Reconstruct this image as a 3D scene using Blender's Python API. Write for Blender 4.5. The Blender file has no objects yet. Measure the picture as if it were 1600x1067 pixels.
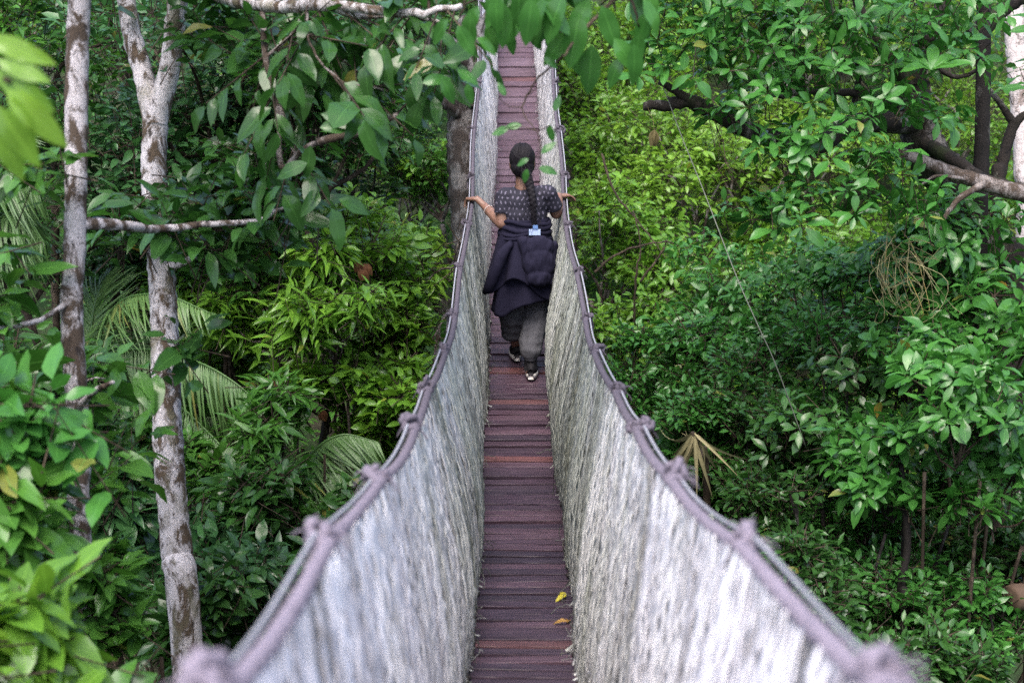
import bpy, math, random
import numpy as np
from mathutils import Vector, noise as mnoise

R = math.radians
SC = bpy.context.scene
COL = SC.collection
rng = np.random.default_rng(7)
random.seed(7)

# ------------------------------------------------------------------ camera
PITCH = R(14.0)
CP, SP = math.cos(PITCH), math.sin(PITCH)
CZ = 10.0
FPX = 1600 * 50 / 36.0

def P(px, py, Z):
    """a point seen at photo pixel (px, py), Z metres along the lens axis"""
    x = (px - 800) / FPX * Z
    v = (533.5 - py) / FPX * Z
    return np.array([x, Z * CP + v * SP, CZ + v * CP - Z * SP])

cam = bpy.data.cameras.new("camera")
camo = bpy.data.objects.new("camera", cam)
COL.objects.link(camo)
camo.location = (0, 0, CZ)
camo.rotation_euler = (R(90) - PITCH, 0, 0)
cam.lens = 50; cam.sensor_width = 36; cam.clip_end = 400; cam.clip_start = 0.05
cam.dof.use_dof = True
cam.dof.focus_distance = 8.6
cam.dof.aperture_fstop = 2.9
SC.camera = camo

# ------------------------------------------------------------------ mesh building
class MB:
    """collects quads, with a tint per vertex and a uv per vertex"""
    def __init__(s):
        s.v = []; s.f = []; s.t = []; s.uv = []; s.m = []; s.n = 0
    def add(s, v, f, tint=0.5, uv=None, mat=0):
        v = np.asarray(v, float).reshape(-1, 3); f = np.asarray(f, int).reshape(-1, 4)
        s.v.append(v); s.f.append(f + s.n)
        t = np.broadcast_to(np.asarray(tint, float), (len(v),)) if np.ndim(tint) <= 1 else tint
        s.t.append(np.array(t))
        s.uv.append(np.zeros((len(v), 2)) if uv is None else np.asarray(uv, float).reshape(-1, 2))
        s.m.append(np.full(len(f), mat, int))
        s.n += len(v)
    def mesh(s, name, origin=(0, 0, 0), smooth=True):
        me = bpy.data.meshes.new(name)
        V = np.concatenate(s.v) - np.asarray(origin, float)
        F = np.concatenate(s.f); T = np.concatenate(s.t); UV = np.concatenate(s.uv); M = np.concatenate(s.m)
        me.vertices.add(len(V)); me.loops.add(F.size); me.polygons.add(len(F))
        me.vertices.foreach_set("co", V.astype(np.float32).ravel())
        me.loops.foreach_set("vertex_index", F.astype(np.int32).ravel())
        me.polygons.foreach_set("loop_start", np.arange(0, F.size, 4, dtype=np.int32))
        me.polygons.foreach_set("loop_total", np.full(len(F), 4, dtype=np.int32))
        me.polygons.foreach_set("material_index", M.astype(np.int32))
        me.polygons.foreach_set("use_smooth", np.full(len(F), smooth, dtype=bool))
        a = me.attributes.new("tint", 'FLOAT', 'POINT'); a.data.foreach_set("value", T.astype(np.float32))
        u = me.uv_layers.new(name="UVMap"); u.data.foreach_set("uv", UV[F.ravel()].astype(np.float32).ravel())
        me.update(calc_edges=True)
        return me

def norm(a):
    a = np.asarray(a, float)
    return a / np.maximum(np.linalg.norm(a, axis=-1, keepdims=True), 1e-9)

def smooth_path(pts, n):
    """Catmull-Rom through the points"""
    p = np.asarray(pts, float)
    if len(p) == 2:
        return p[0] + (p[1] - p[0]) * np.linspace(0, 1, n)[:, None]
    q = np.vstack([2 * p[0] - p[1], p, 2 * p[-1] - p[-2]])
    u = np.linspace(0, len(p) - 1 - 1e-6, n); i = u.astype(int); t = (u - i)[:, None]
    a, b, c, d = q[i], q[i + 1], q[i + 2], q[i + 3]
    return 0.5 * (2 * b + (c - a) * t + (2 * a - 5 * b + 4 * c - d) * t * t + (3 * b - a - 3 * c + d) * t ** 3)

def tube(mb, pts, rad, sides=8, tint=0.5, lump=0.0, cap=True, mat=0, squash=None):
    p = np.asarray(pts, float); n = len(p)
    r = np.broadcast_to(np.asarray(rad, float), (n,)).copy()
    T = norm(np.gradient(p, axis=0))
    ref = np.array([0, 0, 1.0]) if abs(T[0][2]) < 0.9 else np.array([0, 1.0, 0])
    N = np.zeros_like(p)
    N[0] = norm(ref - T[0] * ref.dot(T[0]))
    for i in range(1, n):
        k = N[i - 1] - T[i] * N[i - 1].dot(T[i]); N[i] = norm(k)
    B = np.cross(T, N)
    th = np.linspace(0, 2 * math.pi, sides, endpoint=False)
    rr = np.repeat(r[:, None], sides, 1)
    if lump: rr = rr * (1 + lump * rng.standard_normal((n, sides)))
    V = p[:, None, :] + rr[..., None] * (np.cos(th)[None, :, None] * N[:, None, :] + np.sin(th)[None, :, None] * B[:, None, :])
    V = V.reshape(-1, 3)
    i, j = np.meshgrid(np.arange(n - 1), np.arange(sides), indexing='ij')
    j2 = (j + 1) % sides
    F = np.stack([i * sides + j, i * sides + j2, (i + 1) * sides + j2, (i + 1) * sides + j], -1).reshape(-1, 4)
    if cap and sides % 2 == 0 and sides >= 4:
        extra = []
        for base in (0, (n - 1) * sides):
            for k in range(1, sides // 2):
                extra.append([base + k - 1, base + k, base + sides - 1 - k, base + sides - k if k > 1 else base + sides - 1])
        # simple strip caps
        ex = []
        for base in (0, (n - 1) * sides):
            idx = [base + q for q in range(sides)]
            lo, hi = 0, sides - 1
            while hi - lo >= 3:
                ex.append([idx[lo], idx[lo + 1], idx[hi - 1], idx[hi]]); lo += 1; hi -= 1
        F = np.vstack([F, np.array(ex)])
    mb.add(V, F, tint, None, mat)

def sticks(mb, a, b, r0, r1, tint=0.5, mat=0):
    """many straight three-sided twigs at once"""
    a = np.asarray(a); b = np.asarray(b); n = len(a)
    if n == 0: return
    d = norm(b - a); ref = np.where(np.abs(d[:, 2:3]) < .9, np.array([[0, 0, 1.]]), np.array([[0, 1., 0]]))
    N = norm(np.cross(d, ref)); B = np.cross(d, N)
    th = np.array([0, 2.094, 4.189])
    ring = np.cos(th)[None, :, None] * N[:, None] + np.sin(th)[None, :, None] * B[:, None]
    r0 = np.broadcast_to(r0, (n,))[:, None, None]; r1 = np.broadcast_to(r1, (n,))[:, None, None]
    V = np.concatenate([a[:, None] + ring * r0, b[:, None] + ring * r1], 1)
    f = np.array([[0, 1, 4, 3], [1, 2, 5, 4], [2, 0, 3, 5]])
    F = (np.arange(n)[:, None, None] * 6 + f[None]).reshape(-1, 4)
    mb.add(V.reshape(-1, 3), F, tint, None, mat)

def leaf_template(S, shape):
    t = np.linspace(0, 1, S + 1)
    if shape == 'broad':   w = np.sin(np.pi * t ** 0.85) ** 0.75
    elif shape == 'obov':  w = np.sin(np.pi * t ** 1.25) ** 0.8
    elif shape == 'lance': w = np.sin(np.pi * t ** 0.7) ** 1.1
    else:                  w = np.minimum(1, t * 8) * (1 - t ** 2.2)
    w = np.clip(w, 0.03, 1)
    return t, w

def leaves(mb, base, d, nrm, L, ratio, tint, S=4, shape='broad', droop=0.25, fold=0.25, mat=0):
    """leaf blades: folded along the midrib, arched, wavy; d = direction, nrm = upper side"""
    base = np.asarray(base, float); n = len(base)
    if n == 0: return
    d = norm(d); nrm = norm(nrm - d * np.sum(nrm * d, -1, keepdims=True)); s = np.cross(nrm, d)
    t, w = leaf_template(S, shape)
    L = np.broadcast_to(L, (n,)); ratio = np.broadcast_to(ratio, (n,))
    dr = droop * (0.4 + 1.2 * rng.random(n)); fo = fold * (0.3 + 1.3 * rng.random(n))
    side = np.array([-1., 0, 1.])
    X = t[None, :, None] * L[:, None, None] * np.ones((1, 1, 3))
    Yv = side[None, None, :] * w[None, :, None] * (0.5 * L * ratio)[:, None, None]
    wav = 0.10 * np.sin(t[None, :, None] * 9 + rng.random(n)[:, None, None] * 6.3) * np.abs(side)[None, None, :] * w[None, :, None] * (L * ratio)[:, None, None]
    Zv = -dr[:, None, None] * (t ** 2)[None, :, None] * L[:, None, None] + fo[:, None, None] * np.abs(Yv) + wav
    V = base[:, None, None, :] + X[..., None] * d[:, None, None] + Yv[..., None] * s[:, None, None] + Zv[..., None] * nrm[:, None, None]
    k = (S + 1) * 3
    f = []
    for i in range(S):
        for c in (0, 1):
            f.append([i * 3 + c, i * 3 + c + 1, (i + 1) * 3 + c + 1, (i + 1) * 3 + c])
    F = (np.arange(n)[:, None, None] * k + np.array(f)[None]).reshape(-1, 4)
    uv = np.zeros((S + 1, 3, 2)); uv[..., 0] = t[:, None]; uv[..., 1] = (side * 0.5 + 0.5)[None]
    UV = np.broadcast_to(uv.reshape(1, k, 2), (n, k, 2)).reshape(-1, 2)
    T = np.repeat(np.broadcast_to(tint, (n,)), k)
    mb.add(V.reshape(-1, 3), F, T, UV, mat)

def blob(mb, c, r, seg=12, rot=None, tint=.5):
    """an ellipsoid as one lump of a larger body"""
    nu, nv = seg, seg
    th = np.linspace(0, 2 * np.pi, nu, endpoint=False); ph = np.linspace(0.02, np.pi - 0.02, nv)
    x = np.sin(ph)[:, None] * np.cos(th)[None]; y = np.sin(ph)[:, None] * np.sin(th)[None]; z = np.cos(ph)[:, None] * np.ones((1, nu))
    V = np.stack([x, y, z], -1).reshape(-1, 3) * np.asarray(r, float)
    if rot is not None: V = V @ np.asarray(rot).T
    V = V + np.asarray(c, float)
    i, j = np.meshgrid(np.arange(nv - 1), np.arange(nu), indexing='ij'); j2 = (j + 1) % nu
    F = np.stack([i * nu + j, (i + 1) * nu + j, (i + 1) * nu + j2, i * nu + j2], -1).reshape(-1, 4)
    ex = []
    for base in (0, (nv - 1) * nu):
        idx = [base + q for q in range(nu)]; lo, hi = 0, nu - 1
        while hi - lo >= 3:
            q = [idx[lo], idx[lo + 1], idx[hi - 1], idx[hi]]
            ex.append(q if base == 0 else q[::-1]); lo += 1; hi -= 1
    mb.add(V, np.vstack([F, np.array(ex)]), tint)

def capsule(mb, p0, r0, p1, r1, seg=10, n=6):
    p0 = np.asarray(p0, float); p1 = np.asarray(p1, float)
    blob(mb, p0, (r0,) * 3, seg); blob(mb, p1, (r1,) * 3, seg)
    t = np.linspace(0, 1, n)
    tube(mb, p0 + (p1 - p0) * t[:, None], r0 + (r1 - r0) * t, seg)

# ------------------------------------------------------------------ objects
def link(name, data, parent=None, loc=(0, 0, 0)):
    o = bpy.data.objects.new(name, data); COL.objects.link(o)
    if parent is not None: o.parent = parent
    else: o.location = loc
    return o

def thing(name, label, cat, loc, group=None):
    o = link(name, None, None, tuple(loc)); o.empty_display_size = 0.1
    o['label'] = label; o['category'] = cat
    if group: o['group'] = group
    return o

def root_of(o):
    while o.parent is not None: o = o.parent
    return o

def part(name, mb, mats, parent, smooth=True, label=None):
    me = mb.mesh(name, tuple(root_of(parent).location), smooth)
    for m in (mats if isinstance(mats, (list, tuple)) else [mats]): me.materials.append(m)
    o = link(name, me, parent)
    if label: o['label'] = label
    return o

def single(name, mb, mats, label, cat, origin, group=None, kind=None, smooth=True):
    me = mb.mesh(name, origin, smooth)
    for m in (mats if isinstance(mats, (list, tuple)) else [mats]): me.materials.append(m)
    o = link(name, me, None, tuple(origin))
    if label: o['label'] = label
    if cat: o['category'] = cat
    if group: o['group'] = group
    if kind: o['kind'] = kind
    return o

def remeshed(name, mb, voxel, iters, mat, parent, label=None, disp=None):
    """one continuous skin over overlapping lumps"""
    me = mb.mesh(name + "_src", tuple(root_of(parent).location))
    tmp = bpy.data.objects.new(name + "_src", me)
    sc2 = bpy.data.scenes.new("scratch"); sc2.collection.objects.link(tmp)
    m = tmp.modifiers.new("r", 'REMESH'); m.mode = 'VOXEL'; m.voxel_size = voxel
    s = tmp.modifiers.new("s", 'SMOOTH'); s.factor = 0.5; s.iterations = iters
    with bpy.context.temp_override(scene=sc2, view_layer=sc2.view_layers[0]):
        dg = bpy.context.evaluated_depsgraph_get()
    out = bpy.data.meshes.new_from_object(tmp.evaluated_get(dg))
    out.name = name
    bpy.data.objects.remove(tmp); bpy.data.meshes.remove(me); bpy.data.scenes.remove(sc2)
    if disp:
        nv = len(out.vertices)
        co = np.empty(nv * 3, np.float32); out.vertices.foreach_get("co", co)
        no = np.array([tuple(q.vector) for q in out.vertex_normals]).reshape(-1, 3); co = co.reshape(-1, 3)
        am = np.array([disp(Vector(q)) for q in co.astype(float)])
        out.vertices.foreach_set("co", (co + no * am[:, None]).astype(np.float32).ravel()); out.update()
    out.polygons.foreach_set("use_smooth", np.ones(len(out.polygons), bool))
    out.materials.clear(); out.materials.append(mat)
    o = link(name, out, parent)
    if label: o['label'] = label
    return o

# ------------------------------------------------------------------ materials
class NT:
    def __init__(s, name):
        s.mat = bpy.data.materials.new(name); s.mat.use_nodes = True
        s.t = s.mat.node_tree; s.n = s.t.nodes; s.l = s.t.links
        s.bsdf = s.n["Principled BSDF"]; s.out = s.n["Material Output"]
    def new(s, typ, **kw):
        nd = s.n.new(typ)
        for k, v in kw.items():
            if k in nd.inputs.keys() if hasattr(nd.inputs, 'keys') else False: nd.inputs[k].default_value = v
            else: setattr(nd, k, v)
        return nd
    def link(s, a, b): s.l.new(a, b)
    def coord(s): return s.new('ShaderNodeTexCoord').outputs['Object']
    def scaled(s, vec, sc, loc=(0, 0, 0)):
        m = s.new('ShaderNodeMapping'); m.inputs['Scale'].default_value = sc; m.inputs['Location'].default_value = loc
        s.link(vec, m.inputs['Vector']); return m.outputs[0]
    def noise(s, vec, scale, detail=4, rough=.55, dist=0):
        nd = s.new('ShaderNodeTexNoise'); nd.inputs['Scale'].default_value = scale; nd.inputs['Detail'].default_value = detail
        nd.inputs['Roughness'].default_value = rough; nd.inputs['Distortion'].default_value = dist
        if vec is not None: s.link(vec, nd.inputs['Vector'])
        return nd.outputs['Fac']
    def ramp(s, fac, stops, interp='LINEAR'):
        r = s.new('ShaderNodeValToRGB'); e = r.color_ramp.elements; r.color_ramp.interpolation = interp
        while len(e) < len(stops): e.new(0.5)
        for k, (p, c) in enumerate(stops):
            e[k].position = p; e[k].color = (*c, 1) if len(c) == 3 else c
        s.link(fac, r.inputs[0]); return r.outputs[0]
    def mix(s, fac, a, b, mode='MIX'):
        m = s.new('ShaderNodeMix'); m.data_type = 'RGBA'; m.blend_type = mode
        for sock, val in ((m.inputs[0], fac), (m.inputs[6], a), (m.inputs[7], b)):
            if hasattr(val, 'is_linked') or hasattr(val, 'links'): s.link(val, sock)
            else: sock.default_value = val if not isinstance(val, (tuple, list)) else (*val[:3], 1)
        return m.outputs[2]
    def math(s, op, a, b=0.0, c=None):
        m = s.new('ShaderNodeMath'); m.operation = op
        for i, val in enumerate((a, b, c)):
            if val is None: continue
            if hasattr(val, 'links'): s.link(val, m.inputs[i])
            else: m.inputs[i].default_value = val
        return m.outputs[0]
    def bump(s, h, strength=.4, dist=.01):
        b = s.new('ShaderNodeBump'); b.inputs['Strength'].default_value = strength; b.inputs['Distance'].default_value = dist
        s.link(h, b.inputs['Height']); s.link(b.outputs[0], s.bsdf.inputs['Normal']); return b.outputs[0]
    def attr(s, name):
        a = s.new('ShaderNodeAttribute'); a.attribute_name = name; return a.outputs['Fac']

def leaf_mat(name, dark, mid, light, rough=.20, trans=.32, spot=None):
    dark, mid, light = (tuple(q * x for q, x in zip((.72, .86, .58), cc_)) for cc_ in (dark, mid, light))
    m = NT(name)
    t = m.attr('tint')
    col = m.ramp(t, [(0, dark), (.55, mid), (.95, light), (1, (.30, .20, .04))])
    uv = m.new('ShaderNodeUVMap').outputs[0]
    sep = m.new('ShaderNodeSeparateXYZ'); m.link(uv, sep.inputs[0])
    d = m.math('ABSOLUTE', m.math('SUBTRACT', sep.outputs[1], .5))
    rib = m.math('LESS_THAN', d, .028)
    # side veins, slanted forward from the midrib
    q = m.math('SUBTRACT', m.math('MULTIPLY', sep.outputs[0], 9.0), m.math('MULTIPLY', d, 6.0))
    vein = m.math('LESS_THAN', m.math('FRACT', q), .12)
    nz = m.noise(m.coord(), 14, 3)
    col = m.mix(m.math('MULTIPLY', m.math('SUBTRACT', nz, .35), .9), col, tuple(.55 * c for c in dark))
    col = m.mix(m.math('MULTIPLY', vein, .16), col, light)
    col = m.mix(m.math('MULTIPLY', rib, .55), col, tuple(min(1, 1.5 * c + .02) for c in light))
    # pale underside
    g = m.new('ShaderNodeNewGeometry')
    under = tuple(.6 * a + .4 * b + .02 for a, b in zip(mid, light))
    col = m.mix(m.math('MULTIPLY', g.outputs['Backfacing'], .5), col, under)
    if spot:
        sp = m.math('GREATER_THAN', m.noise(m.coord(), 30, 2), .70)
        col = m.mix(m.math('MULTIPLY', sp, .7), col, spot)
    m.link(col, m.bsdf.inputs['Base Color'])
    m.bsdf.inputs['Roughness'].default_value = rough
    m.bsdf.inputs['Specular IOR Level'].default_value = .46
    h = m.math('ADD', m.math('MULTIPLY', vein, -.5), m.math('MULTIPLY', nz, 1.2))
    m.bump(h, .25, .004)
    tr = m.new('ShaderNodeBsdfTranslucent')
    m.link(m.mix(.5, col, tuple(min(1, c * 1.3) for c in light)), tr.inputs[0])
    ms = m.new('ShaderNodeMixShader'); ms.inputs[0].default_value = trans
    m.link(m.bsdf.outputs[0], ms.inputs[1]); m.link(tr.outputs[0], ms.inputs[2]); m.link(ms.outputs[0], m.out.inputs[0])
    return m.mat

LM = {
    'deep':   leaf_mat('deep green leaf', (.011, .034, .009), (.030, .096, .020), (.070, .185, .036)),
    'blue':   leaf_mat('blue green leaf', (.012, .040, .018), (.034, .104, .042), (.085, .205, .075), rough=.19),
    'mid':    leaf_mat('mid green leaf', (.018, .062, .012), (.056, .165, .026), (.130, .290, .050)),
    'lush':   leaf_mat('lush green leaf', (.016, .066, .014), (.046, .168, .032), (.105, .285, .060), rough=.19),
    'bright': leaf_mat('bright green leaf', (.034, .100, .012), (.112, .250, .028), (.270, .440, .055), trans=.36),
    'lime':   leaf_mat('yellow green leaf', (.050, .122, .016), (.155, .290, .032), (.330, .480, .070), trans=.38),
    'palm':   leaf_mat('palm leaflet', (.030, .075, .024), (.085, .165, .056), (.19, .29, .12), rough=.34, trans=.2),
    'red':    leaf_mat('young red leaf', (.10, .030, .020), (.24, .070, .050), (.36, .14, .10), rough=.4),
    'brown':  leaf_mat('dead brown leaf', (.07, .045, .022), (.17, .105, .05), (.32, .22, .12), rough=.7, trans=.1),
    'straw':  leaf_mat('dead straw leaf', (.13, .085, .05), (.26, .185, .13), (.44, .34, .25), rough=.7, trans=.1),
    'yellow': leaf_mat('fallen yellow leaf', (.40, .24, .02), (.62, .42, .03), (.75, .58, .06), rough=.5, trans=.1),
    'orange': leaf_mat('fallen orange leaf', (.25, .08, .02), (.42, .17, .04), (.55, .28, .08), rough=.6, trans=.1),
}

def bark_mat(name, pale, brown, dark, scale, cover, moss=None, rough=.85):
    """patchy lichen bark: pale ground, brown flakes, dark blotches"""
    m = NT(name); c = m.coord()
    v1 = m.scaled(c, (1, 1, .55))
    n1 = m.noise(v1, scale, 6, .62, .6); n2 = m.noise(v1, scale * 2.6, 5, .6, .3); n3 = m.noise(c, scale * 14, 4, .6)
    base = m.mix(m.math('MULTIPLY', n3, .5), pale, tuple(.45 * x for x in pale))
    f1 = m.ramp(m.math('ADD', n1, m.math('MULTIPLY', m.math('SUBTRACT', n3, .5), .16)), [(cover - .05, (0, 0, 0)), (cover + .04, (1, 1, 1))])
    col = m.mix(f1, base, m.mix(n2, brown, tuple(.55 * x for x in brown)))
    f2 = m.ramp(m.math('ADD', n2, m.math('MULTIPLY', m.math('SUBTRACT', n3, .5), .2)), [(.58, (0, 0, 0)), (.67, (1, 1, 1))])
    col = m.mix(m.math('MULTIPLY', f2, .9), col, dark)
    # fine cracks and lichen rings
    cr = m.new('ShaderNodeTexVoronoi'); cr.feature = 'DISTANCE_TO_EDGE'; cr.inputs['Scale'].default_value = scale * 3.2; m.link(m.scaled(c, (1.6, 1.6, .6)), cr.inputs['Vector'])
    ck = m.ramp(cr.outputs['Distance'], [(.0, (1, 1, 1)), (.07, (0, 0, 0))])
    col = m.mix(m.math('MULTIPLY', ck, .38), col, tuple(.6 * x for x in brown))
    if moss:
        f3 = m.ramp(m.noise(m.scaled(c, (1, 1, .3), (3, 1, 2)), scale * .8, 5), [(.54, (0, 0, 0)), (.66, (1, 1, 1))])
        col = m.mix(m.math('MULTIPLY', f3, .7), col, moss)
    m.link(col, m.bsdf.inputs['Base Color']); m.bsdf.inputs['Roughness'].default_value = rough
    m.bsdf.inputs['Specular IOR Level'].default_value = .2
    m.bump(m.math('ADD', m.math('MULTIPLY', f1, .7), n3), .6, .012)
    return m.mat

BM = {
    'white': bark_mat('white lichen bark', (.60, .56, .58), (.110, .080, .056), (.035, .026, .022), 14, .525, (.16, .15, .10)),
    'mottle': bark_mat('mottled bark', (.50, .46, .48), (.085, .062, .047), (.022, .018, .018), 14, .515),
    'dark':  bark_mat('dark wet bark', (.20, .18, .17), (.035, .028, .024), (.010, .009, .009), 5, .40, (.03, .045, .015)),
    'black': bark_mat('black wet bark', (.09, .085, .08), (.018, .015, .014), (.006, .006, .006), 7, .40),
    'grey':  bark_mat('grey twig bark', (.27, .235, .225), (.085, .062, .048), (.025, .02, .017), 9, .49),
    'brown': bark_mat('brown twig bark', (.10, .075, .055), (.045, .033, .024), (.015, .012, .010), 9, .48),
    'stout': bark_mat('grey brown mottled bark', (.25, .235, .235), (.085, .070, .064), (.03, .026, .026), 9, .47),
    'pink':  bark_mat('pale pink bark', (.60, .53, .52), (.22, .17, .15), (.06, .045, .04), 4, .60),
}

def plain(name, col, rough=.8, nscale=0, namt=.4, bump=0, bscale=80, spec=.3):
    m = NT(name)
    if nscale:
        n = m.noise(m.coord(), nscale, 5)
        c = m.mix(n, tuple(x * (1 - namt) for x in col), tuple(min(1, x * (1 + namt)) for x in col)); m.link(c, m.bsdf.inputs['Base Color'])
    else: m.bsdf.inputs['Base Color'].default_value = (*col, 1)
    m.bsdf.inputs['Roughness'].default_value = rough; m.bsdf.inputs['Specular IOR Level'].default_value = spec
    if bump: m.bump(m.noise(m.coord(), bscale, 4), bump, .004)
    return m.mat

# ------------------------------------------------------------------ ground
def ground_h(x, y):
    x = np.asarray(x, float); y = np.asarray(y, float)
    prof = np.interp(y, [-40, -2, 0.5, 4, 6.5, 10, 13, 17, 24, 45, 90, 160],
                        [11, 8.6, 7.9, 4.4, 3.4, 3.4, 5.0, 8.3, 12.2, 22, 32, 40])
    return prof + .35 * np.sin(x * .7 + y * .4) + .25 * np.sin(x * 1.3 - y * .9 + 1) + .010 * x * x * np.exp(-abs(x) / 30) - .15

gx = np.concatenate([np.linspace(-160, -22, 14), np.linspace(-20, 20, 81), np.linspace(22, 160, 14)])
gy = np.concatenate([np.linspace(-40, -2, 10), np.linspace(-1, 34, 90), np.linspace(36, 160, 24)])
GX, GY = np.meshgrid(gx, gy)
gm = MB()
ny, nx = GX.shape
i, j = np.meshgrid(np.arange(ny - 1), np.arange(nx - 1), indexing='ij')
gm.add(np.stack([GX, GY, ground_h(GX, GY)], -1).reshape(-1, 3),
       np.stack([i * nx + j, i * nx + j + 1, (i + 1) * nx + j + 1, (i + 1) * nx + j], -1).reshape(-1, 4))
m = NT('forest soil'); c = m.coord()
n1 = m.noise(c, .9, 8, .65); n2 = m.noise(c, 12, 5)
m.link(m.mix(m.ramp(n1, [(.42, (0, 0, 0)), (.6, (1, 1, 1))]), m.mix(n2, (.016, .014, .008), (.045, .040, .022)), m.mix(n2, (.010, .030, .007), (.03, .09, .02))), m.bsdf.inputs['Base Color'])
m.bsdf.inputs['Roughness'].default_value = .95; m.bump(n2, .8, .05)
single('ground', gm, m.mat, 'leaf-littered forest soil of the gully and its slopes', 'ground', (0, 0, 0), kind='structure')

# ------------------------------------------------------------------ foliage
def rand_dirs(n):
    return norm(rng.standard_normal((n, 3)))

def spray(ml, mt, tips, dirs, K, tint0, mlat=0, mtw=0):
    """leafy twigs: leaf blades along (or in a whorl at the end of) each twig"""
    n = len(tips); per = K['per']; dirs = norm(dirs)
    tl = K['twig'] * (0.6 + .8 * rng.random(n))
    a = tips - dirs * tl[:, None]
    sticks(ml, a, tips, K.get('tr', .0035), K.get('tr', .0035) * .55, .5, 1)
    up = np.array([0, 0, 1.0])
    s1 = norm(np.cross(dirs, up + .15 * rng.standard_normal((n, 3)))); s2 = np.cross(s1, dirs)
    base, D, N, LL, T = [], [], [], [], []
    for k in range(per):
        if K['mode'] == 'alt':
            f = .18 + .82 * (k + .5) / per
            sgn = 1 if k % 2 else -1
            ang = R(58) * (1 - .75 * (k == per - 1)) + R(14) * rng.standard_normal(n)
            if k == per - 1: f = 1.0
            d = dirs * np.cos(ang)[:, None] + sgn * s1 * np.sin(ang)[:, None] + s2 * (.25 * rng.standard_normal(n))[:, None]
            d = d - up * (K['sag'] * (.4 + rng.random(n)))[:, None]
            nr = s2 * .6 + up * .8 + .45 * rng.standard_normal((n, 3))
            sz = 1 - .25 * abs(2 * f - 1.2)
        else:
            f = .80 + .2 * (k / per)
            az = 2 * np.pi * (k * .382 * 1.0) + rng.random(n) * .5
            el = K.get('open', .9) * (1 - .28 * k / per)
            rad = s1 * np.cos(az)[:, None] + s2 * np.sin(az)[:, None]
            d = dirs * (1 - el * .75) + rad * el - up * (K['sag'] * rng.random(n))[:, None]
            nr = dirs * .9 + up * .5 + .3 * rng.standard_normal((n, 3))
            sz = 1.0 - .3 * k / per
        keep = rng.random(n) < K.get('keep', .9)
        L = K['L'] * sz * np.clip(1 + .30 * rng.standard_normal(n), .4, 1.7)
        b = a + dirs * (tl * f)[:, None]
        base.append((b + norm(d) * .015)[keep]); D.append(d[keep]); N.append(nr[keep]); LL.append(L[keep])
        T.append(np.where(rng.random(n) < .008, 1.0, np.clip(tint0 + .17 * rng.standard_normal(n) + (.10 if k == per - 1 else 0), 0, .94))[keep])
    leaves(ml, np.concatenate(base), np.concatenate(D), np.concatenate(N), np.concatenate(LL), K['ratio'] * np.clip(1 + .12 * rng.standard_normal(sum(map(len, base))), .6, 1.4),
           np.concatenate(T), K.get('S', 4), K['shape'], K.get('droop', .25), K.get('fold', .25), mlat)

KIND = {
    'broad':  dict(mode='alt', per=7, twig=.30, L=.118, ratio=.42, shape='broad', sag=.35, S=5, droop=.3),
    'bigleaf': dict(mode='alt', per=6, twig=.32, L=.150, ratio=.46, shape='broad', sag=.45, S=6, droop=.35),
    'medium': dict(mode='alt', per=7, twig=.23, L=.096, ratio=.42, shape='broad', sag=.3, S=4, droop=.25),
    'small':  dict(mode='alt', per=8, twig=.19, L=.064, ratio=.46, shape='broad', sag=.22, S=3, droop=.2),
    'tiny':   dict(mode='alt', per=9, twig=.20, L=.06, ratio=.5, shape='broad', sag=.2, S=2, droop=.2),
    'whorl':  dict(mode='ros', per=7, twig=.17, L=.106, ratio=.42, shape='obov', sag=.35, S=5, droop=.28, open=.95),
    'whorl_s': dict(mode='ros', per=7, twig=.16, L=.088, ratio=.44, shape='obov', sag=.3, S=4, droop=.25, open=.95),
    'lance':  dict(mode='alt', per=8, twig=.27, L=.125, ratio=.26, shape='lance', sag=.4, S=5, droop=.35),
}

def clump(ml, mt, C, rad, n, K, tone, up=.55, flat=.75, mlat=0, mtw=0):
    """twigs on the outside of one leafy lump; tone is this lump's own leaf colour"""
    n = int(n * 1.35 + .5)
    d = rand_dirs(n); d[:, 2] = np.abs(d[:, 2]) * .9 - .28 * rng.random(n)
    d = norm(d)
    r = rad * (.45 + .62 * rng.random(n) ** .7)
    tips = np.asarray(C) + d * r[:, None] * np.array([1, 1, flat])
    if len(tips) and np.asarray(C)[1] > 5.5:
        free = ~((np.abs(tips[:, 0] - .045) < .62) & (tips[:, 1] < 17.5) & (tips[:, 2] > 6.9))
        if not free.any(): return
        tips, d, n = tips[free], d[free], int(free.sum())
    dirs = d * .9 + np.array([0, 0, up]) + .45 * rng.standard_normal((n, 3))
    spray(ml, mt, tips, dirs, K, np.clip(tone + .07 * rng.standard_normal(n), 0, 1), mlat, mtw)

def bent(a, b, k, bend=.12, sag=0):
    a = np.asarray(a, float); b = np.asarray(b, float); L = np.linalg.norm(b - a)
    pts = [a]
    for q in range(1, k):
        f = q / k
        pts.append(a + (b - a) * f + L * bend * rng.standard_normal(3) * .5 + np.array([0, 0, -sag * L * math.sin(math.pi * f)]))
    pts.append(b)
    return np.array(pts)

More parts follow.
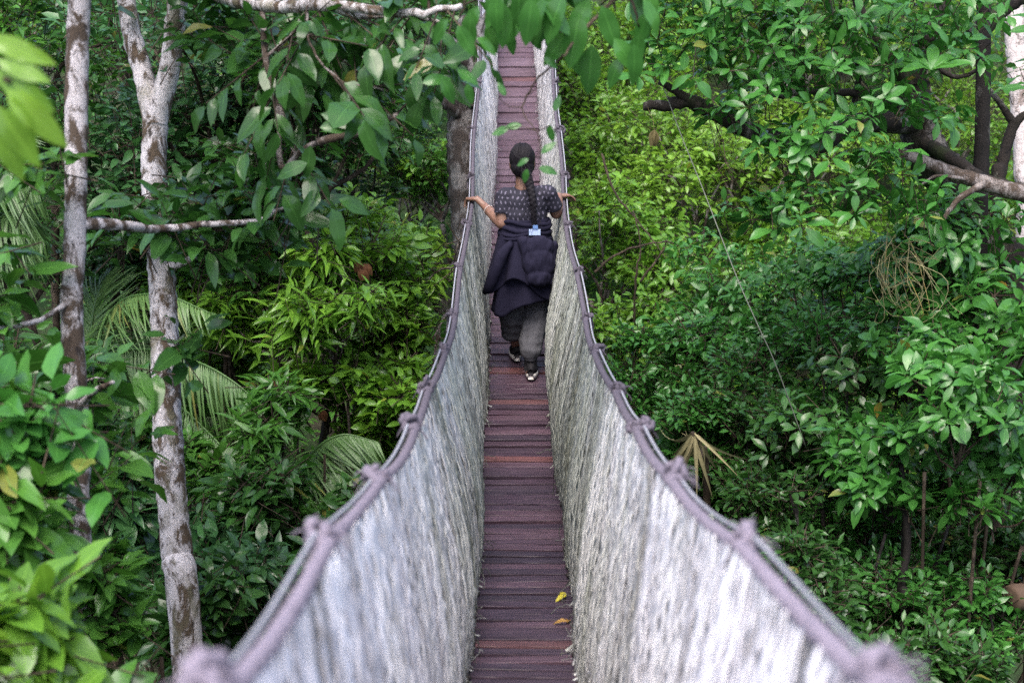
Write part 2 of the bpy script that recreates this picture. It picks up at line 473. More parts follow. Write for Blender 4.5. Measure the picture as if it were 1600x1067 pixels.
def leafy_tree(name, label, cat, center, rad, kind, pal, bark, nclump=9, ntw=26, tone=.5, trunk_r=.05, base=None,
               up=.55, group=None, flat=.8, extra=None, squash=(1, 1, .85), spread=.33, stems=1):
    """a thing with trunk (limbs and twigs) and crown; center/rad give its crown"""
    C = np.asarray(center, float)
    if base is None: base = (C[0] + .3 * rng.standard_normal(), C[1] + .3 * rng.random() + .2)
    gb = np.array([base[0], base[1], float(ground_h(base[0], base[1])) - .1])
    t = thing(name, label, cat, gb + np.array([0, 0, .1]), group)
    ml, mt = MB(), MB()
    K = KIND[kind]
    low = C + np.array([0, 0, -rad * .75])
    for s in range(stems):
        b0 = gb + np.array([.18 * rng.standard_normal(), .18 * rng.standard_normal(), 0]) * (stems > 1)
        l0 = low + np.array([rad * .5 * rng.standard_normal(), rad * .4 * rng.standard_normal(), 0]) * (stems > 1)
        pth = smooth_path(bent(b0, l0, 3, .07), 22)
        tube(mt, pth, np.linspace(trunk_r, trunk_r * .6, 22) * (1 + .06 * rng.standard_normal(22)), 10, .5, .03)
    for c in range(nclump):
        d = rand_dirs(1)[0]; d[2] = d[2] * .8 + .15
        cc = C + d * rad * (.35 + .55 * rng.random()) * np.array(squash)
        limb = smooth_path(bent(low + (C - low) * .3 * rng.random(), cc, 3, .16), 10)
        tube(mt, limb, np.linspace(trunk_r * .45, .006, 10), 6, .5, .04)
        cr = rad * (spread + .2 * rng.random())
        # side twigs from limb end
        n2 = 5
        e = cc + rand_dirs(n2) * cr * .8
        sticks(ml, np.repeat(cc[None], n2, 0), e, .006, .003, .5, 1)
        clump(ml, mt, cc, cr, ntw, K, float(np.clip(tone + .17 * rng.standard_normal(), .05, .95)), up, flat)
    if extra: extra(ml, mt, t)
    part('trunk', mt, BM[bark], t)
    part('crown', ml, [LM[pal], BM['brown']], t)
    return t

# ------------------------------------------------------------------ the bridge
_zc = [0.0, 1.5, 2.4, 3.4, 4.3, 5.55, 6.97, 8.16, 9.65, 11, 12.3, 13.7, 15, 16.5, 18]
_vc = [-1.41, -1.45, -1.465, -1.455, -1.39, -1.25, -1.045, -.74, -.217, .40, 1.12, 2.02, 2.9, 3.92, 4.95]
_pf = np.polyfit(_zc, _vc, 6)
BX = 0.045
def deck(Z):
    Z = np.asarray(Z, float); v = np.polyval(_pf, Z)
    return np.stack([np.full_like(Z, BX), Z * CP + v * SP, CZ + v * CP - Z * SP], -1)
_zz = np.linspace(-.5, 18.2, 3000); _dd = deck(_zz)
_ss = np.concatenate([[0], np.cumsum(np.linalg.norm(np.diff(_dd, axis=0), axis=1))])
def deck_s(s):                       # by arc length
    return deck(np.interp(s, _ss, _zz))
def s_of_Z(Z): return float(np.interp(Z, _zz, _ss))
def RAIL_H(Z): return np.interp(Z, [0, 3.5, 5.5, 7.5, 9.5, 18], [1.145, 1.145, 1.125, 1.09, 1.11, 1.10])
def half_rail(Z): return np.interp(Z, [0, 1.5, 2.4, 4, 7, 10, 18], [.337, .337, .338, .338, .332, .315, .335])
KNOT_Z = [0.76 + .955 * k for k in range(18)]

bridge_o = deck(np.array([8.0]))[0]
bridge = thing('rope_footbridge', 'long sagging rope footbridge with narrow wooden plank deck and pale string netting sides', 'footbridge', bridge_o)

# planks
def plank_mat():
    m = NT('purple brown wet plank'); c = m.coord()
    t = m.attr('tint')
    g = m.noise(m.scaled(c, (2.2, 60, 60)), 1.6, 6, .6, .4)
    g2 = m.noise(c, 5, 5)
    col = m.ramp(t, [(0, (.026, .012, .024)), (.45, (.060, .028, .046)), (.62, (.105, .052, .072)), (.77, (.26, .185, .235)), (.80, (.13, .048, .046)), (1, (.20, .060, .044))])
    col = m.mix(m.ramp(g, [(.35, (0, 0, 0)), (.7, (1, 1, 1))]), m.mix(.55, col, (.015, .011, .016)), m.mix(.12, col, (.4, .33, .42)))
    col = m.mix(m.math('MULTIPLY', m.math('SUBTRACT', g2, .4), .8), col, (.03, .025, .03))
    m.link(col, m.bsdf.inputs['Base Color'])
    m.link(m.ramp(g2, [(.3, (.38, .38, .38)), (.7, (.65, .65, .65))]), m.bsdf.inputs['Roughness']); m.bsdf.inputs['Specular IOR Level'].default_value = .35
    m.bump(m.math('ADD', g, m.math('MULTIPLY', g2, .5)), .35, .004)
    return m.mat
PM = plank_mat()
s = s_of_Z(1.8); s_end = s_of_Z(17.6)
near_far = MB(); n_planks = 0
while s < s_end:
    PITCHP = float(np.interp(s, [s_of_Z(9.2), s_of_Z(11)], [.084, .125]))
    c0 = deck_s(np.array([s]))[0]; c1 = deck_s(np.array([s + .01]))[0]
    T = norm(c1 - c0); X = np.array([1, 0, 0.]); Nn = np.cross(X, T)
    T = T + X * .007 * rng.standard_normal(); T = norm(T)
    Nn = norm(np.cross(X + Nn * .012 * rng.standard_normal(), T)); X = np.cross(T, Nn)
    wid = PITCHP - .011 - .006 * rng.random(); th = .024; hw = .265 + .008 * rng.standard_normal()
    cc = c0 - Nn * th / 2 + Nn * .004 * rng.standard_normal()
    # bevelled section swept across the bridge
    bv = .0018; sec = np.array([[-wid/2, -th/2], [wid/2, -th/2], [wid/2, th/2 - bv], [wid/2 - bv, th/2], [-wid/2 + bv, th/2], [-wid/2, th/2 - bv]])
    xs = np.linspace(-hw, hw, 9); V = []
    for x in xs:
        jit = .0006 * rng.standard_normal((6, 2))
        for q in range(6):
            V.append(cc + X * x + T * (sec[q, 0] + jit[q, 0]) + Nn * (sec[q, 1] + jit[q, 1]))
    F = []
    for a in range(8):
        for q in range(6): F.append([a*6+q, (a+1)*6+q, (a+1)*6+(q+1) % 6, a*6+(q+1) % 6])
    for b in (0, 48): F += [[b, b+1, b+2, b+5], [b+2, b+3, b+4, b+5]]
    red = rng.random() < .11
    tint = .78 + .2 * rng.random() if red else np.clip(.40 + .26 * rng.standard_normal(), 0, .74)
    if not red: tint = min(tint, .62)
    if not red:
        sky_pale = float(np.clip((s - s_of_Z(9.8)) / 2.0, 0, 1)); tint = tint * (1 - sky_pale) + sky_pale * (.63 + .06 * rng.random())  # far planks tinted paler: sky reflection painted into their colour
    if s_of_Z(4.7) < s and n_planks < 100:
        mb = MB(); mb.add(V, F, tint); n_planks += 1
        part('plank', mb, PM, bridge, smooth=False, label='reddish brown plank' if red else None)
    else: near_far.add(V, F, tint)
    s += PITCHP + .003 * rng.standard_normal()
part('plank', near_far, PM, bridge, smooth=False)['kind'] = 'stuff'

# netting: many knotted vertical strings
def net_mat():
    m = NT('weathered net string'); c = m.coord()
    t = m.attr('tint')
    n1 = m.noise(m.scaled(c, (1, 2.2, .8)), 1.3, 6, .62); n2 = m.noise(m.scaled(c, (14, 40, 5)), 1, 5, .6)
    pale = m.ramp(t, [(0, (.075, .077, .068)), (.28, (.28, .27, .28)), (.62, (.70, .67, .72)), (1, (.97, .94, 1.0))])
    col = m.mix(m.ramp(n2, [(.46, (0, 0, 0)), (.70, (.55, .55, .55))]), pale, (.24, .21, .22))
    # algae on the middle stretch of the bridge, along its run
    sep = m.new('ShaderNodeSeparateXYZ'); m.link(c, sep.inputs[0])
    y = m.math('ADD', sep.outputs[1], m.math('MULTIPLY', m.math('SUBTRACT', n1, .5), 5.0))
    a = m.ramp(m.math('DIVIDE', m.math('ADD', y, 8.0), 16.0), [(.08, (0, 0, 0)), (.22, (.28, .28, .28)), (.38, (.90, .90, .90)), (.62, (.95, .95, .95)), (.80, (.35, .35, .35)), (1, (.2, .2, .2))])
    green = m.mix(m.math('MULTIPLY', t, t), (.040, .050, .030), (.30, .325, .255))
    col = m.mix(m.math('MULTIPLY', a, m.math('ADD', m.math('MULTIPLY', n1, 1.0), .35)), col, green)
    sp = m.ramp(n1, [(.60, (0, 0, 0)), (.68, (1, 1, 1))])
    col = m.mix(m.math('MULTIPLY', sp, .35), col, (.17, .14, .10))
    m.link(col, m.bsdf.inputs['Base Color']); m.bsdf.inputs['Roughness'].default_value = .9
    m.bsdf.inputs['Specular IOR Level'].default_value = .15
    return m.mat
NM = net_mat()

def lowfreq(s_, t_, seed):
    """slow sideways drift of the strings so that they bunch and gape"""
    r = np.random.default_rng(seed); out = 0
    for q in range(14):
        f = r.uniform(2, 30); g = r.uniform(-2.2, 2.2); ph = r.uniform(0, 6.28)
        out = out + np.sin(s_ * f + t_ * g + ph) * r.uniform(.5, 1) * 5.0 / (f + 5)
    return out

def streaks(s_, t_, seed):
    """bunches of strings: blotches long in the vertical, a few sizes across"""
    r = np.random.default_rng(seed); out = 0
    s_, t_ = np.broadcast_arrays(s_, t_)
    for cs, ct, w in ((.030, .35, .7), (.07, .5, .9), (.15, .6, .8), (.30, .7, .45)):
        G = r.standard_normal((int(22 / cs), int(2 / ct) + 3))
        a = np.clip(s_ / cs, 0, G.shape[0] - 2.001); b = t_ / ct + .0001
        i, j = a.astype(int), b.astype(int); fa, fb = a - i, b - j
        out = out + w * ((G[i, j] * (1 - fa) + G[i + 1, j] * fa) * (1 - fb) + (G[i, j + 1] * (1 - fa) + G[i + 1, j + 1] * fa) * fb)
    return out

def rail_pt(Zv, sgn):
    d = deck(Zv).copy(); d[..., 0] += sgn * half_rail(Zv)
    zz = np.asarray(Zv)
    ph = (zz - KNOT_Z[0]) / .955
    d[..., 2] += RAIL_H(zz) - .012 * np.sin(np.pi * (ph % 1)) + .006 * np.sin(zz * 3.1 + sgn)
    d[..., 0] += .010 * np.sin(zz * 2.3 + sgn * 2) - .008
    return d
def edge_pt(Zv, sgn):
    d = deck(Zv).copy()
    zz = np.asarray(Zv)
    d[..., 0] += sgn * (.228 + .012 * np.sin(zz * 1.9 + sgn) + .007 * np.sin(zz * 5.3))
    d[..., 2] += .012
    return d

def netting(sgn):
    mb = MB()
    S0, S1 = s_of_Z(0.5), s_of_Z(17.6)
    for layer in range(4):
        step = (.0310, .0165, .0185, .040)[layer]
        ss = np.arange(S0, S1, step) + .002 * rng.standard_normal(len(np.arange(S0, S1, step)))
        n = len(ss); nseg = 34
        t = np.linspace(0, 1, nseg + 1)
        Zs = np.interp(ss, _ss, _zz)[:, None] + .0 * t[None]
        drift = .006 * lowfreq(ss[:, None], t[None], 11 + layer + 5 * (sgn > 0)) * np.sin(np.pi * np.clip(t, .02, .98))[None] ** .5
        zig = (.0009, .0022, .0024, .003)[layer] * np.where((np.arange(n)[:, None] + np.arange(nseg + 1)[None]) % 2 == 0, 1, -1) + .0012 * rng.standard_normal((n, nseg + 1))
        Zd = Zs + (drift + zig) * .97
        top = rail_pt(Zd, sgn); bot = edge_pt(Zd, sgn)
        tt = t[None, :, None]
        Pn = top * (1 - tt) + bot * tt
        # belly toward the walkway plus local ripples
        belly = (.035 + .03 * np.sin(Zs * .8 + (1.1 if sgn > 0 else 2.8))) * np.sin(np.pi * t ** 1.3)[None]
        rip = .006 * lowfreq(ss[:, None] * .6, t[None] * .8, 40 + (sgn > 0)) * np.sin(np.pi * t)[None]
        stk = streaks(ss[:, None] - S0 + .001, t[None], 900 + (sgn > 0))
        off = (belly + rip + .0032 * stk * np.sin(np.pi * np.clip(t, .03, .97))[None]) + (.010, .002, -.008, -.018)[layer] + .0025 * rng.standard_normal((n, nseg + 1))
        Pn[..., 0] -= sgn * off
        # some strings end loose above the deck edge
        loose = rng.random(n) < .18
        Pn[loose, -1, 2] += .04 * rng.random(loose.sum()); Pn[loose, -1, 0] -= sgn * .03 * rng.random(loose.sum())
        knot = np.where((np.arange(n)[:, None] + np.arange(nseg + 1)[None]) % 2 == 0, 1.30, .85)
        rad = (.0054, .0037, .0036, .0040)[layer] * knot * (1 + .25 * rng.standard_normal((n, nseg + 1))).clip(.5, 1.7)
        th = np.array([0, 2.094, 4.189]) + .5
        if layer < 2: rad = rad * np.where(stk < -1.55, .25, 1.0)      # slack places where the net gapes
        off3 = np.stack([np.cos(th), np.sin(th), 0 * th], -1)
        V = Pn[:, :, None, :] + rad[..., None, None] * off3[None, None]
        i, j, q = np.meshgrid(np.arange(n), np.arange(nseg), np.arange(3), indexing='ij'); q2 = (q + 1) % 3
        b = i * (nseg + 1) * 3
        F = np.stack([b + j*3 + q, b + j*3 + q2, b + (j+1)*3 + q2, b + (j+1)*3 + q], -1).reshape(-1, 4)
        tint = np.clip(.155 * stk + (.84, .56, .32, .05)[layer] + .06 * lowfreq(ss, 0 * ss, 77 + layer)[:, None] + .13 * rng.standard_normal((n, 1)) + .10 * rng.standard_normal((n, nseg + 1)), 0, 1)  # rear layers tinted darker, painting the shade in gaps between strings
        mb.add(V.reshape(-1, 3), F, np.repeat(tint.reshape(-1), 3))
    # tangled loose string ends along the foot of the net
    for q in range(230):
        Zq = rng.uniform(1.0, 15)
        p0 = edge_pt(np.array([Zq]), sgn)[0] + np.array([-sgn * .01, 0, rng.uniform(.02, .28)])
        pts = [p0]; d = np.array([-sgn * .4, .6 * rng.standard_normal(), -1.0])
        for w in range(6):
            d = norm(d + .9 * rng.standard_normal(3) * np.array([.5, 1, 1]) + np.array([0, 0, -.35])); pts.append(pts[-1] + d * rng.uniform(.012, .03))
        pts = np.array(pts); pts[:, 2] = np.maximum(pts[:, 2], deck(np.array([Zq]))[0][2] + .006)
        tube(mb, smooth_path(pts, 14), .0020, 3, rng.uniform(.0, .5), cap=False)
    return mb
for sgn in (-1, 1):
    part('netting', netting(sgn), NM, bridge)

def rope_mat(name, a, b, sc=120):
    m = NT(name); c = m.coord()
    n = m.noise(c, 9, 5); n2 = m.noise(c, sc, 3)
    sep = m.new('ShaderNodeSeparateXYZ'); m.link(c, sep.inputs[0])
    sky_lit = m.ramp(m.math('DIVIDE', m.math('ADD', m.math('ADD', sep.outputs[1], 8.0), n), 10.0), [(.28, (1, 1, 1)), (.55, (0, 0, 0))])  # near end paler: open-sky brightness painted into the rope colour
    col = m.mix(n, m.mix(sky_lit, tuple(.42 * x for x in a), a), m.mix(sky_lit, tuple(.55 * x for x in a), b)); col = m.mix(m.math('MULTIPLY', n2, .6), col, tuple(.35 * x for x in a))
    m.link(col, m.bsdf.inputs['Base Color']); m.bsdf.inputs['Roughness'].default_value = .9
    m.bump(n2, .6, .006); return m.mat
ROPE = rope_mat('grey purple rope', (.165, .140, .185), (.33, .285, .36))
ROPED = rope_mat('dirty brown rope', (.075, .060, .058), (.16, .13, .125))
CABLE = plain('galvanised wire rope', (.30, .30, .34), .45, 40, .3, .3, 200)

def coil(mb, path, r_off, r_str, turns, sides=5, phase=0, tint=.5, lump=.05):
    """a strand twisted round a path"""
    path = np.asarray(path); n = len(path)
    T = norm(np.gradient(path, axis=0)); ref = np.array([1., 0, 0]); N = norm(ref - T * (T @ ref)[:, None]); B = np.cross(T, N)
    a = np.linspace(0, turns * 2 * np.pi, n) + phase
    tube(mb, path + r_off * (np.cos(a)[:, None] * N + np.sin(a)[:, None] * B), r_str, sides, tint, lump)

for sgn in (-1, 1):
    Zr = np.linspace(0.35, 17.6, 5000)
    mb = MB(); p = rail_pt(Zr, sgn)
    for ph in (0, 2.094, 4.189):
        coil(mb, p, .0078, .0070, 17.2 * 20, 5, ph, .5, .10)
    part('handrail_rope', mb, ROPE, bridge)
    mb = MB(); q = p[::16].copy(); q[:, 0] += sgn * .022; q[:, 2] += .012 + .006 * np.sin(np.linspace(0, 60, len(q)))
    tube(mb, q, .0042, 6, .5); part('steel_cable', mb, CABLE, bridge)
    # deck edge rope with litter clinging to it
    Zr = np.linspace(0.35, 17.6, 1500)
    mb = MB(); e = edge_pt(Zr, sgn); e[:, 0] += sgn * .012; e[:, 2] += .004
    coil(mb, e, .008, .010, 220, 5, 0, .5, .18); coil(mb, e, .008, .010, 220, 5, 3.1, .5, .18)
    for w in range(420):
        Zq = rng.uniform(2.6, 16); c = edge_pt(np.array([Zq]), sgn)[0] + np.array([-sgn * rng.uniform(-.01, .018), 0, rng.uniform(0, .012)])
        blob(mb, c, rng.uniform(.006, .017, 3), 5)
    part('edge_rope', mb, ROPED, bridge)
    # under-deck bearer cable
    mb = MB(); u = deck(Zr[::10]); u[:, 0] += sgn * .17; u[:, 2] -= .045
    tube(mb, u, .012, 8); part('bearer_cable', mb, CABLE, bridge)
    # knots tying net to rope and cable
    for kz in KNOT_Z:
        mb = MB(); kz = kz + .03 * rng.standard_normal(); ks = rng.uniform(.62, 1.05)
        zz = np.linspace(kz - .055, kz + .055, 40); pp = rail_pt(zz, sgn); pp[:, 0] += sgn * .006
        coil(mb, pp, .0165 * ks, .0075, rng.uniform(4, 8), 6, rng.uniform(0, 6), .5, .10)
        cc = rail_pt(np.array([kz]), sgn)[0] + np.array([sgn * .014, 0, .012])
        for w in range(3):
            a = rng.uniform(0, 6.28, 1)[0]; loop = []
            ax = norm(rng.standard_normal(3)); b1 = norm(np.cross(ax, [0.3, 1, .2])); b2 = np.cross(ax, b1)
            for q in np.linspace(0, 5.6, 18): loop.append(cc + .020 * rng.standard_normal(3) * .15 + ks * (.024 + .006 * w) * (np.cos(q + a) * b1 + np.sin(q + a) * b2 * .8))
            tube(mb, smooth_path(loop, 26), .0090, 6, .5, .14)
        tail = [cc, cc + np.array([sgn * .02, .02, -.03]), cc + np.array([sgn * .025, .03 * rng.standard_normal(), -.085])]
        tube(mb, smooth_path(tail, 8), .007, 5, .5, .1)
        for w in range(14):     # frayed ends
            d = rand_dirs(1)[0]; e = [cc + d * .02, cc + d * .042 + np.array([0, 0, -.006]), cc + d * .055 + np.array([0, 0, -.022])]
            tube(mb, smooth_path(e, 6), .0016, 3, .5)
        # whipping running down the net for a hand's breadth
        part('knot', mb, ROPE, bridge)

# ------------------------------------------------------------------ the walker
def deck_Z_at(py):
    zz = np.linspace(3, 17, 4000); yy = 533.5 - np.polyval(_pf, zz) / zz * FPX
    return float(np.interp(-py, -yy, zz))
ZR = deck_Z_at(590.0)
foot_r = deck(np.array([ZR]))[0]
YP = foot_r[1] + .05
ZL = deck_Z_at(562.0); foot_l = deck(np.array([ZL]))[0]

def PP(px, py, dy=0.0):
    """point on the upright plane through the walker (dy metres ahead of it) seen at a photo pixel"""
    a = np.array([0, 0, CZ]); b = P(px, py, 1.0); t = (YP + dy) / b[1]
    return a + (b - a) * t

base = np.array([BX, YP, foot_r[2]])
walker = thing('person', 'person walking away on the bridge in patterned navy top, grey trousers, jacket round waist', 'person', base)

skin = NT('warm brown skin')
n = skin.noise(skin.coord(), 18, 4)
skin.link(skin.mix(n, (.155, .080, .056), (.245, .135, .098)), skin.bsdf.inputs['Base Color'])
skin.bsdf.inputs['Roughness'].default_value = .5; skin.bsdf.inputs['Subsurface Weight'].default_value = .08
skin.bsdf.inputs['Subsurface Radius'].default_value = (.02, .008, .004); SKIN = skin.mat

head_c = PP(816, 252, .02)
neck0 = PP(818, 296, 0.0); neck1 = PP(817, 270, .015)
shL, shR = PP(788, 305, 0), PP(857, 302, 0)
elL, elR = PP(784, 349, -.03), PP(869, 333, .06)
wrL, wrR = PP(757, 322, .17), PP(873, 307, .22)
hip = PP(820, 402, .02); chest = PP(820, 325, .01); waist = PP(819, 362, .015)
hipL, hipR = PP(803, 415, .03), PP(838, 415, .02)
knL, knR = PP(800, 492, .09), PP(836, 500, .06)
anL = foot_l + np.array([PP(808, 540, .2)[0] - BX, 0.0, .085]); anR = foot_r + np.array([PP(829, 560)[0] - BX, .0, .085])

bd = MB()
blob(bd, head_c + np.array([0, .012, .012]), (.075, .094, .098), 16)
blob(bd, head_c + np.array([0, .045, -.055]), (.058, .058, .062), 12)        # jaw
blob(bd, head_c + np.array([0, .104, -.020]), (.013, .020, .024), 8)          # nose
blob(bd, head_c + np.array([0, .092, -.062]), (.024, .012, .010), 8)          # lips
blob(bd, head_c + np.array([0, .090, .014]), (.052, .014, .012), 8)           # brow
blob(bd, head_c + np.array([0, .080, -.104]), (.024, .022, .018), 8)          # chin
for sg in (-1, 1):
    blob(bd, head_c + np.array([sg * .076, .002, -.022]), (.010, .020, .032), 8)
    blob(bd, head_c + np.array([sg * .031, .085, -.004]), (.014, .012, .009), 8)
capsule(bd, neck1, .050, neck0, .056)
blob(bd, chest + np.array([0, .01, .03]), (.140, .092, .13), 14)
capsule(bd, chest, .09, waist, .085); blob(bd, waist, (.125, .085, .08), 12)
blob(bd, hip, (.165, .12, .12), 14)
capsule(bd, neck0 + np.array([0, 0, -.06]), .048, shL, .042); capsule(bd, neck0 + np.array([0, 0, -.06]), .048, shR, .042)
capsule(bd, shL, .042, elL, .041); capsule(bd, shR, .042, elR, .041)
for el, wr in ((elL, wrL), (elR, wrR)):
    md = el + (wr - el) * .35
    capsule(bd, el, .040, md, .041); capsule(bd, md, .041, wr, .026)
for hp, kn, an in ((hipL, knL, anL), (hipR, knR, anR)):
    capsule(bd, hp, .088, kn, .058); cm = kn + (an - kn) * .3
    capsule(bd, kn, .056, cm + np.array([0, -.012, 0]), .056); capsule(bd, cm + np.array([0, -.012, 0]), .056, an, .036)
    capsule(bd, an + np.array([0, -.02, -.045]), .034, an + np.array([0, .13, -.058]), .024)

def hand(mb, wr, palm_c, fdir, pn, side, curl):
    """palm, four bent fingers of unequal length and a thumb from the side of the palm"""
    fdir = norm(fdir); pn = norm(pn - fdir * pn.dot(fdir)); ac = np.cross(fdir, pn) * side   # ac points to the thumb side
    k0 = palm_c - fdir * .035; k1 = palm_c + fdir * .04
    capsule(mb, wr, .025, k0, .022)
    for q in (-.026, -.009, .009, .026):
        capsule(mb, k0 + ac * q * .75, .014, k1 + ac * q, .0125, 8, 4)
    for q, ln in zip((.028, .010, -.009, -.027), (.070, .078, .073, .058)):
        p = k1 + ac * q; d = fdir.copy(); r = .0085
        for g, f in enumerate((.46, .32, .22)):
            ang = curl * (1.0 if g else .7)
            d = norm(d * math.cos(ang) - pn * math.sin(ang)); pn2 = norm(pn * math.cos(ang) + fdir * math.sin(ang))
            e = p + d * ln * f + ac * q * .10; capsule(mb, p, r, e, r * .9, 8, 4); p = e; r *= .92
            if g == 0: pass
    tb = k0 + ac * .026 + fdir * .010; t1 = tb + norm(ac * .9 + fdir * .5 - pn * .25) * .034; t2 = t1 + norm(ac * .35 + fdir * .9 - pn * .45) * .030
    capsule(mb, tb, .012, t1, .010, 8, 4); capsule(mb, t1, .0098, t2, .0085, 8, 4)

handZL = np.interp(PP(743, 315, .24)[1], _dd[:, 1], _zz); railL = rail_pt(np.array([handZL]), -1)[0]
handZR = np.interp(PP(881, 305, .28)[1], _dd[:, 1], _zz); railR = rail_pt(np.array([handZR]), 1)[0]
plm = railL + np.array([.012, -.02, .036]); prm = railR + np.array([-.012, -.01, .036])
hand(bd, wrL, plm, np.array([-.60, .66, -.05]), np.array([0, 0, 1.]), 1, 1.35)
hand(bd, wrR, prm, np.array([.88, .42, .04]), np.array([0, 0, 1.]), -1, .55)
capsule(bd, wrL, .026, plm - norm(np.array([-.65, .72, .02])) * .04, .022); capsule(bd, wrR, .026, prm - norm(np.array([.88, .42, .1])) * .04, .022)
remeshed('body', bd, .0048, 3, SKIN, walker)

# hair: close cap, low bun and a long plait
hm = MB()
blob(hm, head_c + np.array([0, -.012, .020]), (.086, .096, .100), 18)
blob(hm, head_c + np.array([0, -.035, -.030]), (.078, .070, .074), 14)
bun = PP(822, 270, -.085)
blob(hm, bun, (.036, .030, .036), 12)
plait = smooth_path([bun + np.array([0, -.01, 0]), PP(828, 290, -.105), PP(832, 312, -.125), PP(834, 335, -.118), PP(835, 352, -.105)], 26)
for q, pt in enumerate(plait):
    w = .030 * (1 - .018 * q)
    blob(hm, pt + np.array([(.009 if q % 2 else -.009) * (1 - q / 40), 0, 0]), (w * .9, w * .75, .022), 8)
hr = NT('black wet hair'); c = hr.coord()
n = hr.noise(hr.scaled(c, (70, 70, 9)), 3, 4)
hr.link(hr.mix(n, (.003, .0026, .004), (.015, .012, .017)), hr.bsdf.inputs['Base Color']); hr.bsdf.inputs['Roughness'].default_value = .55; hr.bsdf.inputs['Specular IOR Level'].default_value = .22
hr.bump(n, .7, .006)
remeshed('hair', hm, .005, 2, hr.mat, walker, disp=lambda co: .0022 * mnoise.noise(Vector((co.x * 90, co.y * 90, co.z * 14))))

hs = MB()
for q in range(230):
    a0 = rng.uniform(-1, 1); b0 = rng.uniform(.0, 1.0)
    pts = []
    for f in np.linspace(0, 1, 9):
        lat = R(80) - R(105) * f * (1 - .25 * b0); lon = R(-90) + (a0 * R(115)) * (1 - f ** 1.6) * (.35 + .65 * b0)
        rr_ = np.array([.088, .099, .103]) * (1.0 + .012 * rng.standard_normal())
        pts.append(head_c + np.array([0, -.012, .018]) + rr_ * np.array([math.cos(lat) * math.cos(lon), math.cos(lat) * math.sin(lon), math.sin(lat)]))
    pts.append(bun + .022 * rng.standard_normal(3))
    tube(hs, smooth_path(pts, 20), .0016, 3, .5, cap=False)
for q in range(70):      # wisps round the head and down the plait
    p0 = plait[int(rng.integers(0, 24))] + .022 * rng.standard_normal(3) if q > 25 else head_c + norm(np.array([rng.standard_normal(), -.4, rng.standard_normal()])) * .09
    d = np.array([.02 * rng.standard_normal(), -.012, -.03 + .02 * rng.standard_normal()])
    tube(hs, smooth_path([p0, p0 + d, p0 + 2 * d + .008 * rng.standard_normal(3)], 8), .0010, 3, .5, cap=False)
part('hair_strands', hs, hr.mat, bpy.data.objects['hair'])

# shirt
st = MB()
blob(st, chest + np.array([0, .01, .03]), (.160, .116, .125), 16)
capsule(st, neck0 + np.array([0, .0, -.048]), .064, shL + np.array([.004, 0, -.004]), .058); capsule(st, neck0 + np.array([0, 0, -.048]), .064, shR + np.array([-.004, 0, -.004]), .058)
blob(st, PP(819, 335, .01), (.155, .112, .12), 14); blob(st, waist, (.146, .106, .10), 14)
for shd, el, ln in ((shL, elL, .66), (shR, elR, .74)):
    e = shd + (el - shd) * ln
    tube(st, shd + (e - shd) * np.linspace(-.1, 1, 8)[:, None], np.linspace(.058, .060, 8), 14)
sh = NT('navy shirt with small pale motifs'); c = sh.coord()
wv = sh.new('ShaderNodeTexNoise'); wv.inputs['Scale'].default_value = 16; wv.inputs['Detail'].default_value = 3; sh.link(c, wv.inputs['Vector'])
wa = sh.new('ShaderNodeVectorMath'); wa.operation = 'SCALE'; wa.inputs['Scale'].default_value = .045; sh.link(wv.outputs['Color'], wa.inputs[0])
wb = sh.new('ShaderNodeVectorMath'); sh.link(c, wb.inputs[0]); sh.link(wa.outputs[0], wb.inputs[1])
sep = sh.new('ShaderNodeSeparateXYZ'); sh.link(wb.outputs[0], sep.inputs[0])
su = sh.math('DIVIDE', sep.outputs[0], .031); sv = sh.math('DIVIDE', sep.outputs[2], .034)
row = sh.math('FLOOR', sv); su2 = sh.math('ADD', su, sh.math('MULTIPLY', sh.math('MODULO', row, 2.0), .5))
fx = sh.math('SUBTRACT', sh.math('FRACT', su2), .5); fz = sh.math('SUBTRACT', sh.math('FRACT', sv), .5)
dd = sh.math('ADD', sh.math('MULTIPLY', sh.math('MULTIPLY', fx, fx), 24.0), sh.math('MULTIPLY', sh.math('MULTIPLY', fz, fz), 10.0))
ring = sh.math('MULTIPLY', sh.math('LESS_THAN', dd, .62), sh.math('SUBTRACT', 1.0, sh.math('MULTIPLY', sh.math('LESS_THAN', sh.math('ABSOLUTE', sh.math('SUBTRACT', dd, .22)), .08), .8)))
wn = sh.noise(c, 60, 3)
sh.link(sh.mix(sh.math('MULTIPLY', ring, sh.math('ADD', wn, .15)), (.010, .009, .021), (.22, .20, .28)), sh.bsdf.inputs['Base Color'])
sh.bsdf.inputs['Roughness'].default_value = .85; sh.bump(sh.noise(c, 16, 4), .3, .012)
remeshed('shirt', st, .006, 3, sh.mat, walker, disp=lambda co: .006 * mnoise.noise(Vector((co.x * 14, co.y * 14, co.z * 9))))

